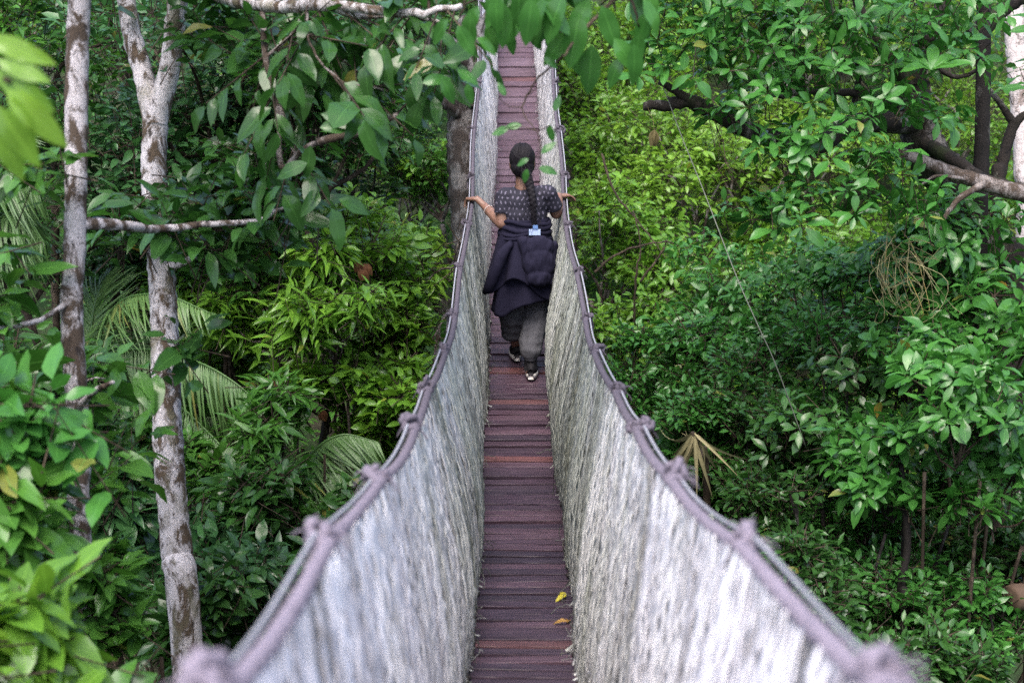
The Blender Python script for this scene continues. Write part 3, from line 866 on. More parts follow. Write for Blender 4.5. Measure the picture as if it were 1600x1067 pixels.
# trousers
tr = MB()
blob(tr, hip + np.array([0, 0, -.02]), (.172, .128, .12), 14)
for hp, kn, an, wv in ((hipL, knL, anL, 0), (hipR, knR, anR, 1)):
    a1 = an + np.array([0, -.005, .055]); md = kn + (a1 - kn) * .55
    capsule(tr, hp, .102, kn, .090); capsule(tr, kn, .090, md + np.array([-.006, -.012, 0]), .088); capsule(tr, md + np.array([-.006, -.012, 0]), .088, a1 + np.array([0, 0, .05]), .074)
    tube(tr, [a1 + np.array([0, 0, .05]), a1 + np.array([0, 0, .01]), a1 - np.array([0, 0, .018])], [.064, .056, .047], 14)
tm = NT('grey heathered cotton'); c = tm.coord()
n = tm.noise(c, 150, 3, .7); n2 = tm.noise(c, 9, 4)
col = tm.ramp(n, [(.30, (.045, .045, .054)), (.52, (.082, .082, .094)), (.72, (.15, .15, .165))])
tm.link(tm.mix(tm.math('MULTIPLY', n2, .5), col, (.05, .05, .062)), tm.bsdf.inputs['Base Color']); tm.bsdf.inputs['Roughness'].default_value = .95
tm.bump(n2, .3, .012)
remeshed('trousers', tr, .007, 3, tm.mat, walker, disp=lambda co: .011 * mnoise.noise(Vector((co.x * 13, co.y * 13, co.z * 7))) + .008 * mnoise.noise(Vector((co.x * 7, co.y * 7, co.z * 24))))

# jacket tied round the waist: wrapped band, flaring skirt with folds, lump of the hood
JK = NT('dark navy jacket cloth'); c = JK.coord()
n = JK.noise(c, 7, 5); n3 = JK.noise(c, 260, 2)
JK.link(JK.mix(n, (.0065, .006, .015), (.019, .0175, .038)), JK.bsdf.inputs['Base Color']); JK.bsdf.inputs['Roughness'].default_value = .9; JK.bsdf.inputs['Specular IOR Level'].default_value = .15
JK.bump(JK.math('ADD', JK.math('MULTIPLY', n, 1.4), JK.math('MULTIPLY', n3, .2)), .45, .012); JKM = JK.mat
def skirt(top_l, top_r, bot_fn, rows, fold, seed, dyw=(.115, .150), nth=72, th0=0, th1=2 * math.pi, off=0.0):
    r = np.random.default_rng(seed); ph = r.uniform(0, 6.28, 4)
    mb = MB(); th = np.linspace(th0, th1, nth); t = np.linspace(0, 1, rows)
    V = np.zeros((rows, nth, 3))
    for q, a in enumerate(th):
        ca, sa = math.cos(a), math.sin(a)
        bx, by, bz, tz = bot_fn(a)
        x0 = (top_l[0] + top_r[0]) / 2; hx = (top_r[0] - top_l[0]) / 2
        for w, tv in enumerate(t):
            e = tv ** 1.05
            fx = hx + (bx - hx) * e; fy = dyw[0] + (by - dyw[0]) * e
            wob = fold * tv * (math.sin(7 * a + ph[0] + 1.2 * tv) * .6 + math.sin(12 * a + ph[1] - 2 * tv) * .35 + math.sin(4 * a + ph[2] + 3 * tv) * .5)
            z = tz + (bz - tz) * tv
            V[w, q] = (x0 + ca * (fx + wob + off), YP + .015 + sa * (fy + wob + off), z)
    i, j = np.meshgrid(np.arange(rows - 1), np.arange(nth - 1), indexing='ij')
    F = np.stack([i * nth + j, i * nth + j + 1, (i + 1) * nth + j + 1, (i + 1) * nth + j], -1).reshape(-1, 4)
    n0 = rows * nth
    nn = V.copy(); cx = V[..., 0].mean(); nn[..., 0] -= (V[..., 0] - cx) * .035; nn[..., 1] -= (V[..., 1] - YP) * .05
    V2 = np.concatenate([V.reshape(-1, 3), nn.reshape(-1, 3)])
    Fi = F[:, ::-1] + n0
    rim = []
    for j_ in range(nth - 1):
        a = (rows - 1) * nth + j_; rim.append([a, a + 1, a + 1 + n0, a + n0]); rim.append([j_, j_ + n0, j_ + 1 + n0, j_ + 1])
    mb.add(V2, np.vstack([F, Fi, rim])); return mb
tl, trr = PP(783, 343), PP(856, 343)
ztop = PP(819, 341)[2]
zl = lambda y: PP(819, y)[2]
# back of the walker is angle -pi/2 (towards the camera); left is pi, right is 0
def hem(a):
    ca = math.cos(a)
    yb = np.interp(ca, [-1, -.85, -.55, -.25, .05, .4, .75, 1], [455, 456, 438, 426, 436, 458, 468, 464])
    y = yb if math.sin(a) < 0 else np.interp(ca, [-1, -.6, .6, 1], [455, 440, 445, 464])
    return .258 + (.012 if ca < 0 else .022), .165, zl(float(y)), ztop
jk = skirt(tl, trr, hem, 34, .026, 3)
jacket = part('jacket', jk, JKM, walker)
def hem2(a):
    ca = math.cos(a)
    return .225, .150, zl(float(np.interp(ca, [-1, -.7, -.4, 0, .5, 1], [484, 492, 480, 470, 466, 455]))), zl(372)
mb = skirt(PP(784, 380), PP(856, 380), hem2, 26, .018, 9, (.112, .15))
part('tunic_hem', mb, JKM, walker)
bm_ = MB()
t_ = np.linspace(0, 2 * np.pi, 60)
for q, (yy, rr) in enumerate(((347, .016), (355, .019), (363, .018), (371, .016))):
    hw = .160 + .012 * (q / 4); ring = np.stack([BX + (819 - 810) / 226 * 1 + 0 * t_ + hw * np.cos(t_), YP + .015 + (hw * .72) * np.sin(t_), zl(yy) + .010 * np.sin(2 * t_ + 1.7 * q) + .005 * np.sin(5 * t_ + q)], -1)
    tube(bm_, ring, rr, 8, .5, .05)
part('waistband', bm_, JKM, walker)
hd = MB()
blob(hd, PP(843, 412, -.155), (.108, .050, .105), 16); blob(hd, PP(843, 434, -.165), (.082, .050, .062), 14); blob(hd, PP(842, 386, -.13), (.110, .05, .075), 14)
capsule(hd, PP(818, 378, -.12), .04, PP(826, 440, -.15), .022); capsule(hd, PP(866, 385, -.10), .035, PP(860, 440, -.15), .022)
remeshed('hood', hd, .006, 3, JKM, walker, disp=lambda co: .010 * mnoise.noise(Vector((co.x * 26, co.y * 10, co.z * 15))) + .006 * mnoise.noise(Vector((co.x * 60, co.y * 20, co.z * 18))))
flap = MB()
fl = [PP(778, 400, -.13), PP(770, 430, -.14), PP(765, 452, -.12), PP(760, 460, -.06)]
tube(flap, smooth_path([PP(800, 378, -.10), PP(786, 396, -.125), PP(773, 425, -.125), PP(764, 448, -.10), PP(757, 458, -.03)], 22), np.interp(np.linspace(0, 1, 22), [0, .3, .8, 1], [.02, .040, .034, .012]), 12, .5, .05)
part('jacket_sleeve', flap, JKM, walker)

# name card clipped to the jacket
idm = NT('pale blue card'); idm.bsdf.inputs['Base Color'].default_value = (.40, .50, .74, 1); idm.bsdf.inputs['Roughness'].default_value = .4
idb = NT('blue clip'); idb.bsdf.inputs['Base Color'].default_value = (.12, .22, .46, 1)
def slab(mb, c, hx, hy, hz):
    c = np.asarray(c); b = .25 * min(hx, hy, hz)
    V = []
    for z, k_ in ((-hz, .9), (-hz + b, 1), (hz - b, 1), (hz, .9)):
        for x, y in ((-1, -1), (1, -1), (1, 1), (-1, 1)): V.append(c + np.array([x * hx * k_, y * hy * k_, z]))
    F = [[0, 3, 2, 1], [12, 13, 14, 15]]
    for w in range(3):
        for q in range(4): F.append([w*4+q, w*4+(q+1) % 4, (w+1)*4+(q+1) % 4, (w+1)*4+q])
    mb.add(V, F)
mb = MB(); slab(mb, PP(835.5, 363, -.130), .037, .003, .020)
card = part('name_card', mb, idm.mat, walker, smooth=False)
mb = MB(); slab(mb, PP(836.5, 355, -.136), .016, .004, .012); part('clip', mb, idb.mat, card, smooth=False)
# bracelet on left wrist
mb = MB(); ax = norm(wrL - elL); n1_ = norm(np.cross(ax, [0, 0, 1.])); n2_ = np.cross(ax, n1_); cb = elL + (wrL - elL) * .74
tube(mb, [cb + .0345 * (math.cos(a) * n1_ + math.sin(a) * n2_) for a in np.linspace(0, 6.3, 30)], .0028, 6)
part('bracelet', mb, plain('pale metal bracelet', (.55, .45, .42), .3), walker)

# shoes: black upper over a thick white sole
BLK = plain('black canvas', (.014, .013, .016), .8, 60, .4, .3, 200)
WHT = plain('off-white rubber sole', (.62, .59, .57), .6, 25, .15)
def shoe(an, foot, yaw, pitch):
    sole, up = MB(), MB()
    t = np.linspace(0, 1, 22); L = .255
    w = .044 * (np.sin(np.pi * np.clip(t * .94 + .05, 0, 1)) ** .42) * (.86 + .22 * t)
    cy, sy = math.cos(yaw), math.sin(yaw); cp, sp = math.cos(pitch), math.sin(pitch)
    org = np.array([an[0], an[1] - .075, foot[2]])
    def W(x, y, z):
        y2, z2 = y * cp - z * sp, y * sp + z * cp
        return org + np.array([x * cy - y2 * sy, x * sy + y2 * cy, z2])
    def loft(mb, secs):
        n = len(secs); k_ = len(secs[0]); V = [W(*p) for s_ in secs for p in s_]
        F = [[a*k_+q, a*k_+(q+1) % k_, (a+1)*k_+(q+1) % k_, (a+1)*k_+q] for a in range(n-1) for q in range(k_)]
        for b in (0, (n-1)*k_):
            for lo in range(k_ // 2 - 1): F.append([b+lo, b+lo+1, b+k_-2-lo, b+k_-1-lo])
        mb.add(V, F)
    hs = .034 - .010 * t
    loft(sole, [[(-w[q], t[q]*L, 0), (-w[q]*1.03, t[q]*L, hs[q]*.5), (-w[q]*.97, t[q]*L, hs[q]), (w[q]*.97, t[q]*L, hs[q]), (w[q]*1.03, t[q]*L, hs[q]*.5), (w[q], t[q]*L, 0)] for q in range(22)])
    secs = []
    for q in range(22):
        h = hs[q] + np.interp(t[q], [0, .06, .35, .5, .75, 1], [.035, .072, .078, .060, .035, .006]); a = w[q] * .93
        secs.append([(-a, t[q]*L*.98+.002, hs[q]-.004), (-a*.98, t[q]*L*.98+.002, hs[q]+(h-hs[q])*.45), (-a*.70, t[q]*L*.98+.002, hs[q]+(h-hs[q])*.9), (-a*.2, t[q]*L*.98+.002, h), (a*.2, t[q]*L*.98+.002, h), (a*.70, t[q]*L*.98+.002, hs[q]+(h-hs[q])*.9), (a*.98, t[q]*L*.98+.002, hs[q]+(h-hs[q])*.45), (a, t[q]*L*.98+.002, hs[q]-.004)])
    loft(up, secs)
    tube(up, [an + np.array([0, .005, -.03]), an + np.array([0, .0, .02]), an + np.array([0, -.004, .06])], [.045, .043, .042], 12)
    o = part('shoe', up, BLK, walker); part('sole', sole, WHT, o)
shoe(anL, foot_l + np.array([0, 0, .01]), R(6), R(3)); shoe(anR, foot_r + np.array([0, 0, .008]), R(-4), R(0))

# ------------------------------------------------------------------ litter on the planks
def fallen(px, py, pal, label, L=.07, cat='leaf', n=1):
    Zq = deck_Z_at(py); p = deck(np.array([Zq]))[0]; p[0] = P(px, py, Zq)[0]; p[2] += .008
    mb = MB()
    a = rng.uniform(0, 6.28)
    for q in range(n):
        leaves(mb, [p + np.array([.0, .0, .004 * q])], [[math.cos(a + 1.9 * q), math.sin(a + 1.9 * q), .25]], [[.1, -.2, 1]], L, .45, .5 + .2 * q, 5, 'broad', .5, .5)
    single('fallen_leaf', mb, LM[pal], label, cat, tuple(p))
fallen(884, 934, 'yellow', 'bright yellow fallen leaf on the right edge of the planks', .06, n=2)
fallen(886, 975, 'orange', 'curled orange-brown fallen leaf at the right edge of the nearest planks', .055, n=2)
fallen(744, 790, 'yellow', 'tiny yellow fallen leaf at the foot of the left net', .04)
fallen(853, 556, 'orange', 'small orange fallen leaf beside the walker\'s right foot', .055)
fallen(846, 244, 'yellow', 'yellow fallen leaf on the planks just right of the walker\'s head', .10)

# ------------------------------------------------------------------ named trees
def trunk_path(pix, n=60):
    return smooth_path([P(*q) for q in pix], n)

def limb(mt, pix, r0, r1, n=24, wob=.0, sides=10, lump=.03):
    pth = trunk_path(pix, n)
    if wob: pth = pth + wob * rng.standard_normal(pth.shape) * np.linspace(.2, 1, n)[:, None]
    tube(mt, pth, np.linspace(r0, r1, n) * (1 + .04 * rng.standard_normal(n)), sides, .5, lump)
    return pth

def leaves_along(ml, mt, path, K, n, tone, spreadr=.18, start=.2, hang=.3):
    """leafy side twigs along a limb"""
    path = np.asarray(path); q = (start + (1 - start) * rng.random(n)) * (len(path) - 1)
    i = q.astype(int); base = path[i]
    T = norm(np.gradient(path, axis=0))[i]
    d = norm(T * .6 + rand_dirs(n) * .8 + np.array([0, 0, .15 - hang]))
    tips = base + d * (K['twig'] * .9 + spreadr * rng.random(n))[:, None]
    sticks(ml, base, tips, .0045, .0025, .5, 1)
    spray(ml, mt, tips, d, K, np.clip(tone + .12 * rng.standard_normal(n), 0, 1))

def down_to_ground(pix, extra=.6):
    """continue a trunk from its lowest pixel straight on to the ground"""
    a = P(*pix[-2]); b = P(*pix[-1]); d = norm(b - a)
    x, y = b[0] + d[0] * extra, b[1] + d[1] * extra
    return np.array([x, y, float(ground_h(x, y)) - .15])

def pole_tree(name, label, pix, r_top, r_bot, bark, parts=None, group=None, lump=.035, cat='tree'):
    gb = down_to_ground(pix)
    t = thing(name, label, cat, gb + np.array([0, 0, .15]), group)
    mt = MB()
    pts = [P(*q) for q in pix] + [gb]
    pth = smooth_path(pts, 90)
    tube(mt, pth, np.linspace(r_top, r_bot, 90) * (1 + .035 * rng.standard_normal(90)), 16, .5, lump * .5)
    ml = MB()
    if parts: parts(mt, ml)
    part('trunk', mt, BM[bark], t)
    return t, ml

# forked pale tree left of the bridge
tB, ml = None, None
pixB = [(243, 195, 6.6), (240, 260, 6.6), (246, 350, 6.6), (254, 450, 6.58), (259, 560, 6.55), (263, 700, 6.5), (276, 860, 6.5), (293, 1020, 6.5)]
mlB = MB(); mtwB = MB()
def forkB(mt, ml_):
    limb(mt, [(241, 240, 6.6), (238, 185, 6.6), (222, 110, 6.62), (205, 50, 6.65), (190, -40, 6.7), (150, -190, 6.8)], .051, .040, 34, .0, 14)
    limb(mt, [(241, 245, 6.6), (246, 185, 6.6), (262, 120, 6.58), (272, 50, 6.55), (282, -40, 6.5), (300, -200, 6.4)], .052, .042, 34, .0, 14)
    limb(mt, [(244, 352, 6.55), (290, 356, 6.5), (350, 352, 6.45), (395, 345, 6.4), (440, 322, 6.4)], .020, .004, 26, .004)
    limb(mt, [(262, 418, 6.5), (300, 405, 6.45), (340, 388, 6.4)], .022, .006, 16, .004)
    limb(mt, [(258, 600, 6.5), (225, 604, 6.45), (200, 603, 6.4), (165, 590, 6.35), (135, 594, 6.3)], .022, .004, 18)
    p_ = limb(mt, [(276, -60, 6.5), (340, -10, 6.2), (430, 10, 5.9), (520, 8, 5.7), (640, 22, 5.6), (720, 10, 5.5)], .040, .012, 34, .004)
    q_ = limb(mt, [(520, 8, 5.7), (560, 25, 5.7), (640, 24, 5.7), (700, 40, 5.6)], .016, .006, 20, .004)
    leaves_along(mlB, mtwB, p_, dict(KIND['broad'], L=.14), 16, .35, .15, .4, .5)
    leaves_along(mlB, mtwB, q_, dict(KIND['broad'], L=.13), 8, .45, .1, .2, .4)
tB, _ = pole_tree('forked_tree', 'slim pale tree with brown-flaked bark, forking into two stems near the top left', pixB, .056, .076, 'white', forkB)
# its hanging twigs with big leaves and a broken pale branch
mtb = MB()
tw = [limb(mtb, [(410, 20, 5.95), (415, 90, 5.8), (430, 150, 5.8), (450, 205, 5.8), (462, 250, 5.8)], .014, .008, 22, .003),
      limb(mtb, [(480, 15, 5.8), (485, 70, 5.6), (530, 125, 5.5), (600, 140, 5.5)], .006, .003, 22, .003),
      limb(mtb, [(415, 90, 5.8), (450, 60, 5.8), (470, 30, 5.8)], .008, .003, 14, .003)]
limb(mtb, [(498, 222, 5.7), (530, 214, 5.65), (570, 205, 5.6), (622, 180, 5.55)], .017, .011, 18, .002)
limb(mtb, [(498, 222, 5.7), (470, 236, 5.75), (440, 260, 5.8), (435, 160, 5.8)], .012, .012, 16, .002)
limb(mtb, [(668, -20, 5.6), (672, 50, 5.6), (668, 95, 5.6), (674, 118, 5.6)], .006, .004, 14, .002)
part('branch', mtb, BM['grey'], tB)
for t_ in tw: leaves_along(mlB, mtwB, t_, dict(KIND['bigleaf'], L=.15), 7, .4, .06, .1, .5)
# individually placed big leaves of that branch
def leaf_at(ml, px, py, Z, L, ang, tone, ratio=.45, face=None, droop=.25, tilt=.0):
    """a leaf hanging from pixel (px,py); ang in degrees, 0 = right, -90 = down in the photo"""
    b = P(px, py, Z); a = R(ang); d = np.array([math.cos(a), tilt, math.sin(a)])
    nr = np.array([.25 * rng.standard_normal(), -1, .55]) if face is None else np.array(face)
    leaves(ml, [b], [d], [nr], L, ratio, tone, 7, 'broad', droop, .25)
for px, py, an, tn in ((590, 150, -112, .55), (640, 135, -80, .5), (655, 150, -60, .62), (485, 228, -100, .2), (620, 115, 150, .4), (500, 200, 5, .75), (560, 196, 160, .35),
                       (640, 130, 20, .7), (600, 128, 60, .4), (655, 160, -110, .45), (530, 312, -20, .6), (480, 255, -160, .3)):
    leaf_at(mlB, px, py, 5.5, .125 + .03 * rng.random(), an, tn)
# leafy growth round the trunk
for (px, py, Z, r_, n_, tone) in ((250, 305, 6.4, .22, 7, .45), (300, 330, 6.2, .26, 9, .4), (390, 330, 6.2, .30, 12, .35), (330, 380, 6.3, .26, 9, .4), (205, 345, 6.4, .2, 6, .5), (430, 300, 6.2, .28, 10, .3),
                                  (340, 40, 6.2, .3, 10, .2), (420, 60, 6.0, .28, 8, .2), (330, -60, 6.4, .5, 16, .4), (160, -110, 6.7, .5, 14, .4), (280, 540, 6.2, .16, 4, .4)):
    clump(mlB, mtwB, P(px, py, Z), r_, n_, dict(KIND['broad'], L=.135), tone)
part('crown', mlB, [LM['deep'], BM['brown']], tB)

# mottled tree at far left
pixA = [(150, -220, 5.4), (126, -20, 5.4), (120, 120, 5.4), (119, 260, 5.4), (117, 380, 5.4), (112, 480, 5.42), (118, 600, 5.45), (124, 740, 5.5), (130, 900, 5.5)]
mlA = MB(); mtA = MB()
def partsA(mt, ml_):
    limb(mt, [(118, 350, 5.4), (160, 350, 5.45), (205, 354, 5.6), (245, 358, 5.8), (330, 350, 5.9), (400, 345, 6.0), (440, 325, 6.0), (470, 322, 6.0)], .026, .004, 34, .004)
    limb(mt, [(112, 470, 5.4), (60, 500, 5.3), (0, 512, 5.2), (-60, 505, 5.1)], .012, .006, 20, .004)
    limb(mt, [(120, 640, 5.4), (150, 610, 5.2), (178, 598, 5.1)], .015, .007, 14, .003)
tA, _ = pole_tree('mottled_tree', 'straight slim trunk mottled white and dark brown, leftmost of the two pale trunks', pixA, .043, .042, 'mottle', partsA)
for (px, py, Z, r_, n_, tone) in ((-50, 470, 5.2, .22, 8, .4), (-60, 560, 5.0, .22, 8, .5), (-60, 400, 5.1, .26, 8, .35), (110, 590, 5.8, .22, 8, .55),
                                  (-40, 700, 5.1, .22, 8, .45), (-50, 640, 5.0, .22, 8, .6), (170, 720, 5.7, .24, 9, .5), (-10, 840, 5.2, .22, 8, .4), (40, 250, 5.2, .2, 5, .2), (140, -140, 5.4, .45, 14, .4)):
    clump(mlA, mtA, P(px, py, Z), r_, n_, dict(KIND['bigleaf'], L=.15), tone)
part('crown', mlA, [LM['mid'], BM['brown']], tA)

# the stout tree beside the far half of the bridge
pixC = [(742, 30, 12.9), (730, 110, 12.9), (724, 170, 12.9), (725, 240, 12.9), (731, 320, 12.9), (737, 400, 12.9), (742, 480, 12.95)]
mlC = MB(); mtC = MB()
def partsC(mt, ml_):
    limb(mt, [(736, 190, 12.9), (700, 165, 12.7), (650, 150, 12.5), (590, 160, 12.4)], .075, .02, 20, .01)
    limb(mt, [(738, 160, 12.8), (720, 120, 12.6), (660, 95, 12.4), (600, 90, 12.3), (520, 60, 12.2)], .07, .02, 22, .012)
    limb(mt, [(742, 120, 12.8), (700, 60, 12.6), (640, 50, 12.4)], .06, .02, 18, .012)
    limb(mt, [(748, 60, 12.9), (800, -20, 12.8), (900, -60, 12.6)], .07, .03, 18, .01)
tC, _ = pole_tree('stout_tree', 'stout dark lichen-blotched trunk standing close behind the left netting, beside the person', pixC, .14, .175, 'stout', partsC)
for (px, py, Z, r_, n_, tone) in ((690, 60, 12.2, .6, 46, .2), (640, 120, 12.1, .55, 40, .2), (560, 80, 12.0, .6, 42, .25), (600, 30, 12.0, .6, 40, .2), (710, 10, 12.2, .6, 36, .3), (590, 190, 12.0, .45, 26, .25),
                                  (520, 130, 11.8, .5, 30, .3), (740, 120, 12.3, .28, 9, .2), (650, 210, 12.0, .35, 14, .3)):
    clump(mlC, mtC, P(px, py, Z), r_, n_, dict(KIND['medium']), tone)
part('crown', mlC, [LM['deep'], BM['brown']], tC)

# big right tree: leaning trunk, long limbs, whorled leaves
gD = np.array([P(1560, 600, 9.6)[0], P(1560, 600, 9.6)[1], 0.]); gD[2] = ground_h(gD[0], gD[1]) - .15
tD = thing('spreading_tree', 'spreading tree with dark knotted trunk, long limbs and whorled leaves over the right half', 'tree', gD)
mt, ml, mtw = MB(), MB(), MB()
tube(mt, smooth_path([P(1425, 130, 9.2), P(1432, 190, 9.25), P(1450, 240, 9.3), P(1490, 300, 9.4), P(1540, 400, 9.5), P(1570, 520, 9.6), gD], 60), np.linspace(.10, .20, 60) * (1 + .06 * rng.standard_normal(60)), 14, .5, .04)
limb(mt, [(1432, 190, 9.2), (1330, 195, 8.9), (1270, 230, 8.6), (1200, 215, 8.3), (1120, 180, 8.2), (1075, 160, 8.1), (1040, 165, 8.1), (1005, 166, 8.1)], .075, .026, 44, .006)
limb(mt, [(1090, 165, 8.1), (1060, 145, 8.05), (1030, 128, 8.0)], .03, .018, 12, .004)
limb(mt, [(1425, 130, 9.2), (1440, 80, 9.1), (1460, 40, 9.0), (1490, -40, 9.0)], .08, .04, 20, .006)
limb(mt, [(1425, 150, 9.2), (1390, 90, 9.0), (1350, 30, 8.9), (1320, -60, 8.8)], .05, .025, 20, .006)
limb(mt, [(1432, 180, 9.2), (1360, 150, 8.9), (1280, 145, 8.6), (1200, 150, 8.4)], .035, .012, 24, .006)
limb(mt, [(1330, 195, 8.9), (1340, 100, 8.7), (1300, 20, 8.5), (1290, -60, 8.5)], .02, .01, 22, .006)
limb(mt, [(1440, 220, 9.2), (1490, 250, 9.0), (1540, 280, 8.8), (1620, 300, 8.6)], .05, .03, 20, .005)
limb(mt, [(1520, 60, 9.3), (1560, 20, 9.3), (1600, -10, 9.3)], .07, .05, 14, .005)
limb(mt, [(1450, 100, 9.1), (1500, 120, 9.1), (1560, 90, 9.2)], .02, .01, 14, .005)
part('trunk', mt, BM['dark'], tD)
mp = MB()
limb(mp, [(1378, 235, 8.4), (1420, 243, 8.4), (1475, 266, 8.4), (1530, 284, 8.4), (1600, 304, 8.4), (1700, 335, 8.45), (1790, 420, 8.6), (1830, 620, 8.8), (1840, 1000, 9.0), (1840, 1500, 9.0)], .026, .085, 60, .003)
limb(mp, [(1535, 288, 8.35), (1500, 310, 8.3), (1480, 335, 8.3), (1470, 360, 8.3)], .022, .010, 18, .003)
limb(mp, [(1510, 280, 8.35), (1465, 275, 8.3), (1440, 290, 8.3)], .012, .006, 14, .003)
part('mossy_limb', mp, BM['grey'], tD, label='pale blotched limb reaching in from the right edge')
W = KIND['whorl']
for (px, py, Z, r_, n_, tone) in ((1075, 70, 8.0, .42, 18, .5), (1140, 40, 8.0, .45, 20, .5), (1140, 120, 7.9, .36, 14, .45), (1220, 70, 8.0, .45, 22, .5), (1215, 165, 7.9, .36, 15, .45), (1300, 40, 8.1, .45, 20, .45),
                                  (1300, 130, 8.0, .42, 18, .5), (1370, 90, 8.3, .45, 18, .5), (1290, 235, 7.9, .36, 15, .5), (1370, 175, 8.1, .34, 12, .5), (1215, 240, 7.8, .25, 8, .4), (1180, 345, 7.9, .24, 8, .25),
                                  (1290, 330, 7.8, .36, 15, .4), (1350, 270, 7.9, .30, 10, .5), (1230, 330, 7.8, .22, 7, .25), (1440, 60, 8.5, .42, 15, .5), (1480, 110, 8.5, .30, 9, .7), (1530, 30, 8.6, .42, 14, .5), (1060, 0, 8.0, .42, 16, .5),
                                  (1200, -20, 8.0, .45, 18, .5), (1400, -10, 8.3, .45, 16, .5), (1010, 100, 8.0, .26, 8, .4), (1130, 195, 7.9, .20, 5, .3), (1470, 190, 8.3, .25, 7, .65), (1420, 330, 8.0, .3, 10, .5),
                                  (1350, -120, 8.3, .9, 24, .5), (1150, -130, 8.1, .9, 24, .5)):
    clump(ml, mtw, P(px, py, Z), r_, n_, W, tone)
# fresh pale whorl
for a in range(9):
    th = R(a * 40); leaves(ml, [P(1455, 110, 8.0)], [[math.cos(th), .5 * math.sin(th), .45 + .25 * math.sin(th)]], [[0, -.5, 1]], .23, .32, .95, 6, 'obov', .3, .3)
part('crown', ml, [LM['lush'], BM['brown']], tD)

# straight dark trunk, forked dark stem, pale trunk at the right edge
tE, _ = pole_tree('dark_tree', 'straight upright black trunk, wet, near the right edge', [(1540, -180, 9.0), (1537, -20, 9.0), (1537, 80, 9.0), (1535, 200, 9.0), (1532, 310, 9.0), (1528, 480, 9.05), (1525, 640, 9.1)], .042, .055, 'black')
def pf(mt, ml_):
    limb(mt, [(1585, 196, 9.4), (1565, 165, 9.4), (1545, 140, 9.4)], .028, .016, 12)
    limb(mt, [(1583, 200, 9.4), (1600, 180, 9.4), (1640, 165, 9.4)], .03, .02, 12)
tF, _ = pole_tree('forked_sapling', 'slender dark forked stem between the black trunk and the right edge', [(1584, 192, 9.4), (1570, 240, 9.4), (1558, 300, 9.4), (1550, 380, 9.4)], .034, .05, 'dark', pf)
tG, _ = pole_tree('pale_tree', 'pale pinkish trunk cut by the right edge', [(1580, -160, 11), (1582, -20, 11), (1588, 80, 11), (1596, 170, 11), (1602, 270, 11), (1605, 380, 11)], .075, .09, 'pink')
def leafed(t, bark, pal, spec):
    ml, mtw = MB(), MB()
    for (px, py, Z, r_, n_, tone, K) in spec: clump(ml, mtw, P(px, py, Z), r_, n_, K, tone)
    part('crown', ml, [LM[pal], BM['brown']], t)
leafed(tE, 'brown', 'lush', [(1540, -160, 9, .7, 24, .5, W), (1560, 400, 8.9, .3, 9, .5, W)])
leafed(tF, 'brown', 'lush', [(1560, 340, 9.2, .3, 10, .5, W), (1640, 140, 9.3, .4, 12, .5, W)])
leafed(tG, 'brown', 'mid', [(1590, -160, 11, .9, 30, .5, KIND['medium'])])

# ------------------------------------------------------------------ overhanging foreground tree (trunk outside the frame)
gO = np.array([-3.4, 3.2, 0.]); gO[2] = ground_h(gO[0], gO[1]) - .1
tO = thing('overhanging_tree', 'tree overhanging the bridge, its big drooping glossy leaves at top centre', 'tree', gO)
mt, ml, mtw = MB(), MB(), MB()
top = np.array([-3.1, 3.5, 11.6])
tube(mt, smooth_path([gO, gO + np.array([.1, .1, 3]), top], 30), np.linspace(.13, .08, 30), 12, .5, .03)
cpt = P(900, -60, 4.6)
lp = smooth_path([top, P(250, -260, 4.4), P(640, -140, 4.6), cpt, P(1010, -40, 4.6), P(1060, -60, 4.6)], 40)
tube(mt, lp, np.linspace(.05, .010, 40), 10, .5, .03)
part('trunk', mt, BM['mottle'], tO)
mbz = MB()
limb(mbz, [(1000, -40, 4.6), (940, 20, 4.5), (900, 60, 4.45), (880, 90, 4.4)], .008, .003, 16, .003)
limb(mbz, [(900, -60, 4.6), (860, -5, 4.5), (840, 30, 4.5)], .007, .003, 12, .003)
limb(mbz, [(960, -50, 4.6), (985, 0, 4.5), (1000, 40, 4.5)], .006, .003, 12, .003)
limb(mbz, [(800, -95, 4.6), (740, -20, 4.5), (715, 30, 4.5)], .007, .003, 12, .003)
# bare twig with a few leaves that crosses in front of the bridge
t1 = limb(mbz, [(905, -40, 4.6), (900, 50, 4.6), (872, 95, 4.6), (838, 125, 4.6), (824, 150, 4.6), (815, 170, 4.6)], .0045, .003, 20, .002, 6)
limb(mbz, [(815, 168, 4.6), (795, 166, 4.6), (776, 150, 4.6)], .002, .0012, 12, .002, 5)
limb(mbz, [(815, 168, 4.6), (822, 185, 4.6), (838, 205, 4.6), (845, 232, 4.6), (838, 245, 4.6)], .0022, .0014, 14, .002, 5)
limb(mbz, [(824, 150, 4.6), (840, 138, 4.6), (856, 134, 4.6)], .0018, .001, 10, .002, 5)
limb(mbz, [(838, 205, 4.6), (815, 198, 4.6), (790, 200, 4.6)], .0018, .001, 10, .002, 5)
limb(mbz, [(838, 205, 4.6), (860, 195, 4.6), (866, 172, 4.6)], .0018, .001, 10, .002, 5)
part('twig', mbz, BM['brown'], tO)
for px, py, an, L, tn in ((846, 240, 40, .06, .1), (842, 262, -15, .065, .06), (826, 248, -150, .045, .06), (824, 264, -105, .05, .25), (795, 200, 200, .06, .4), (815, 196, 185, .055, .5), (866, 174, 70, .055, .3), (858, 195, -80, .06, .25), (790, 150, 120, .05, .5)):
    leaf_at(ml, px, py, 4.6, L, an, tn, .45)
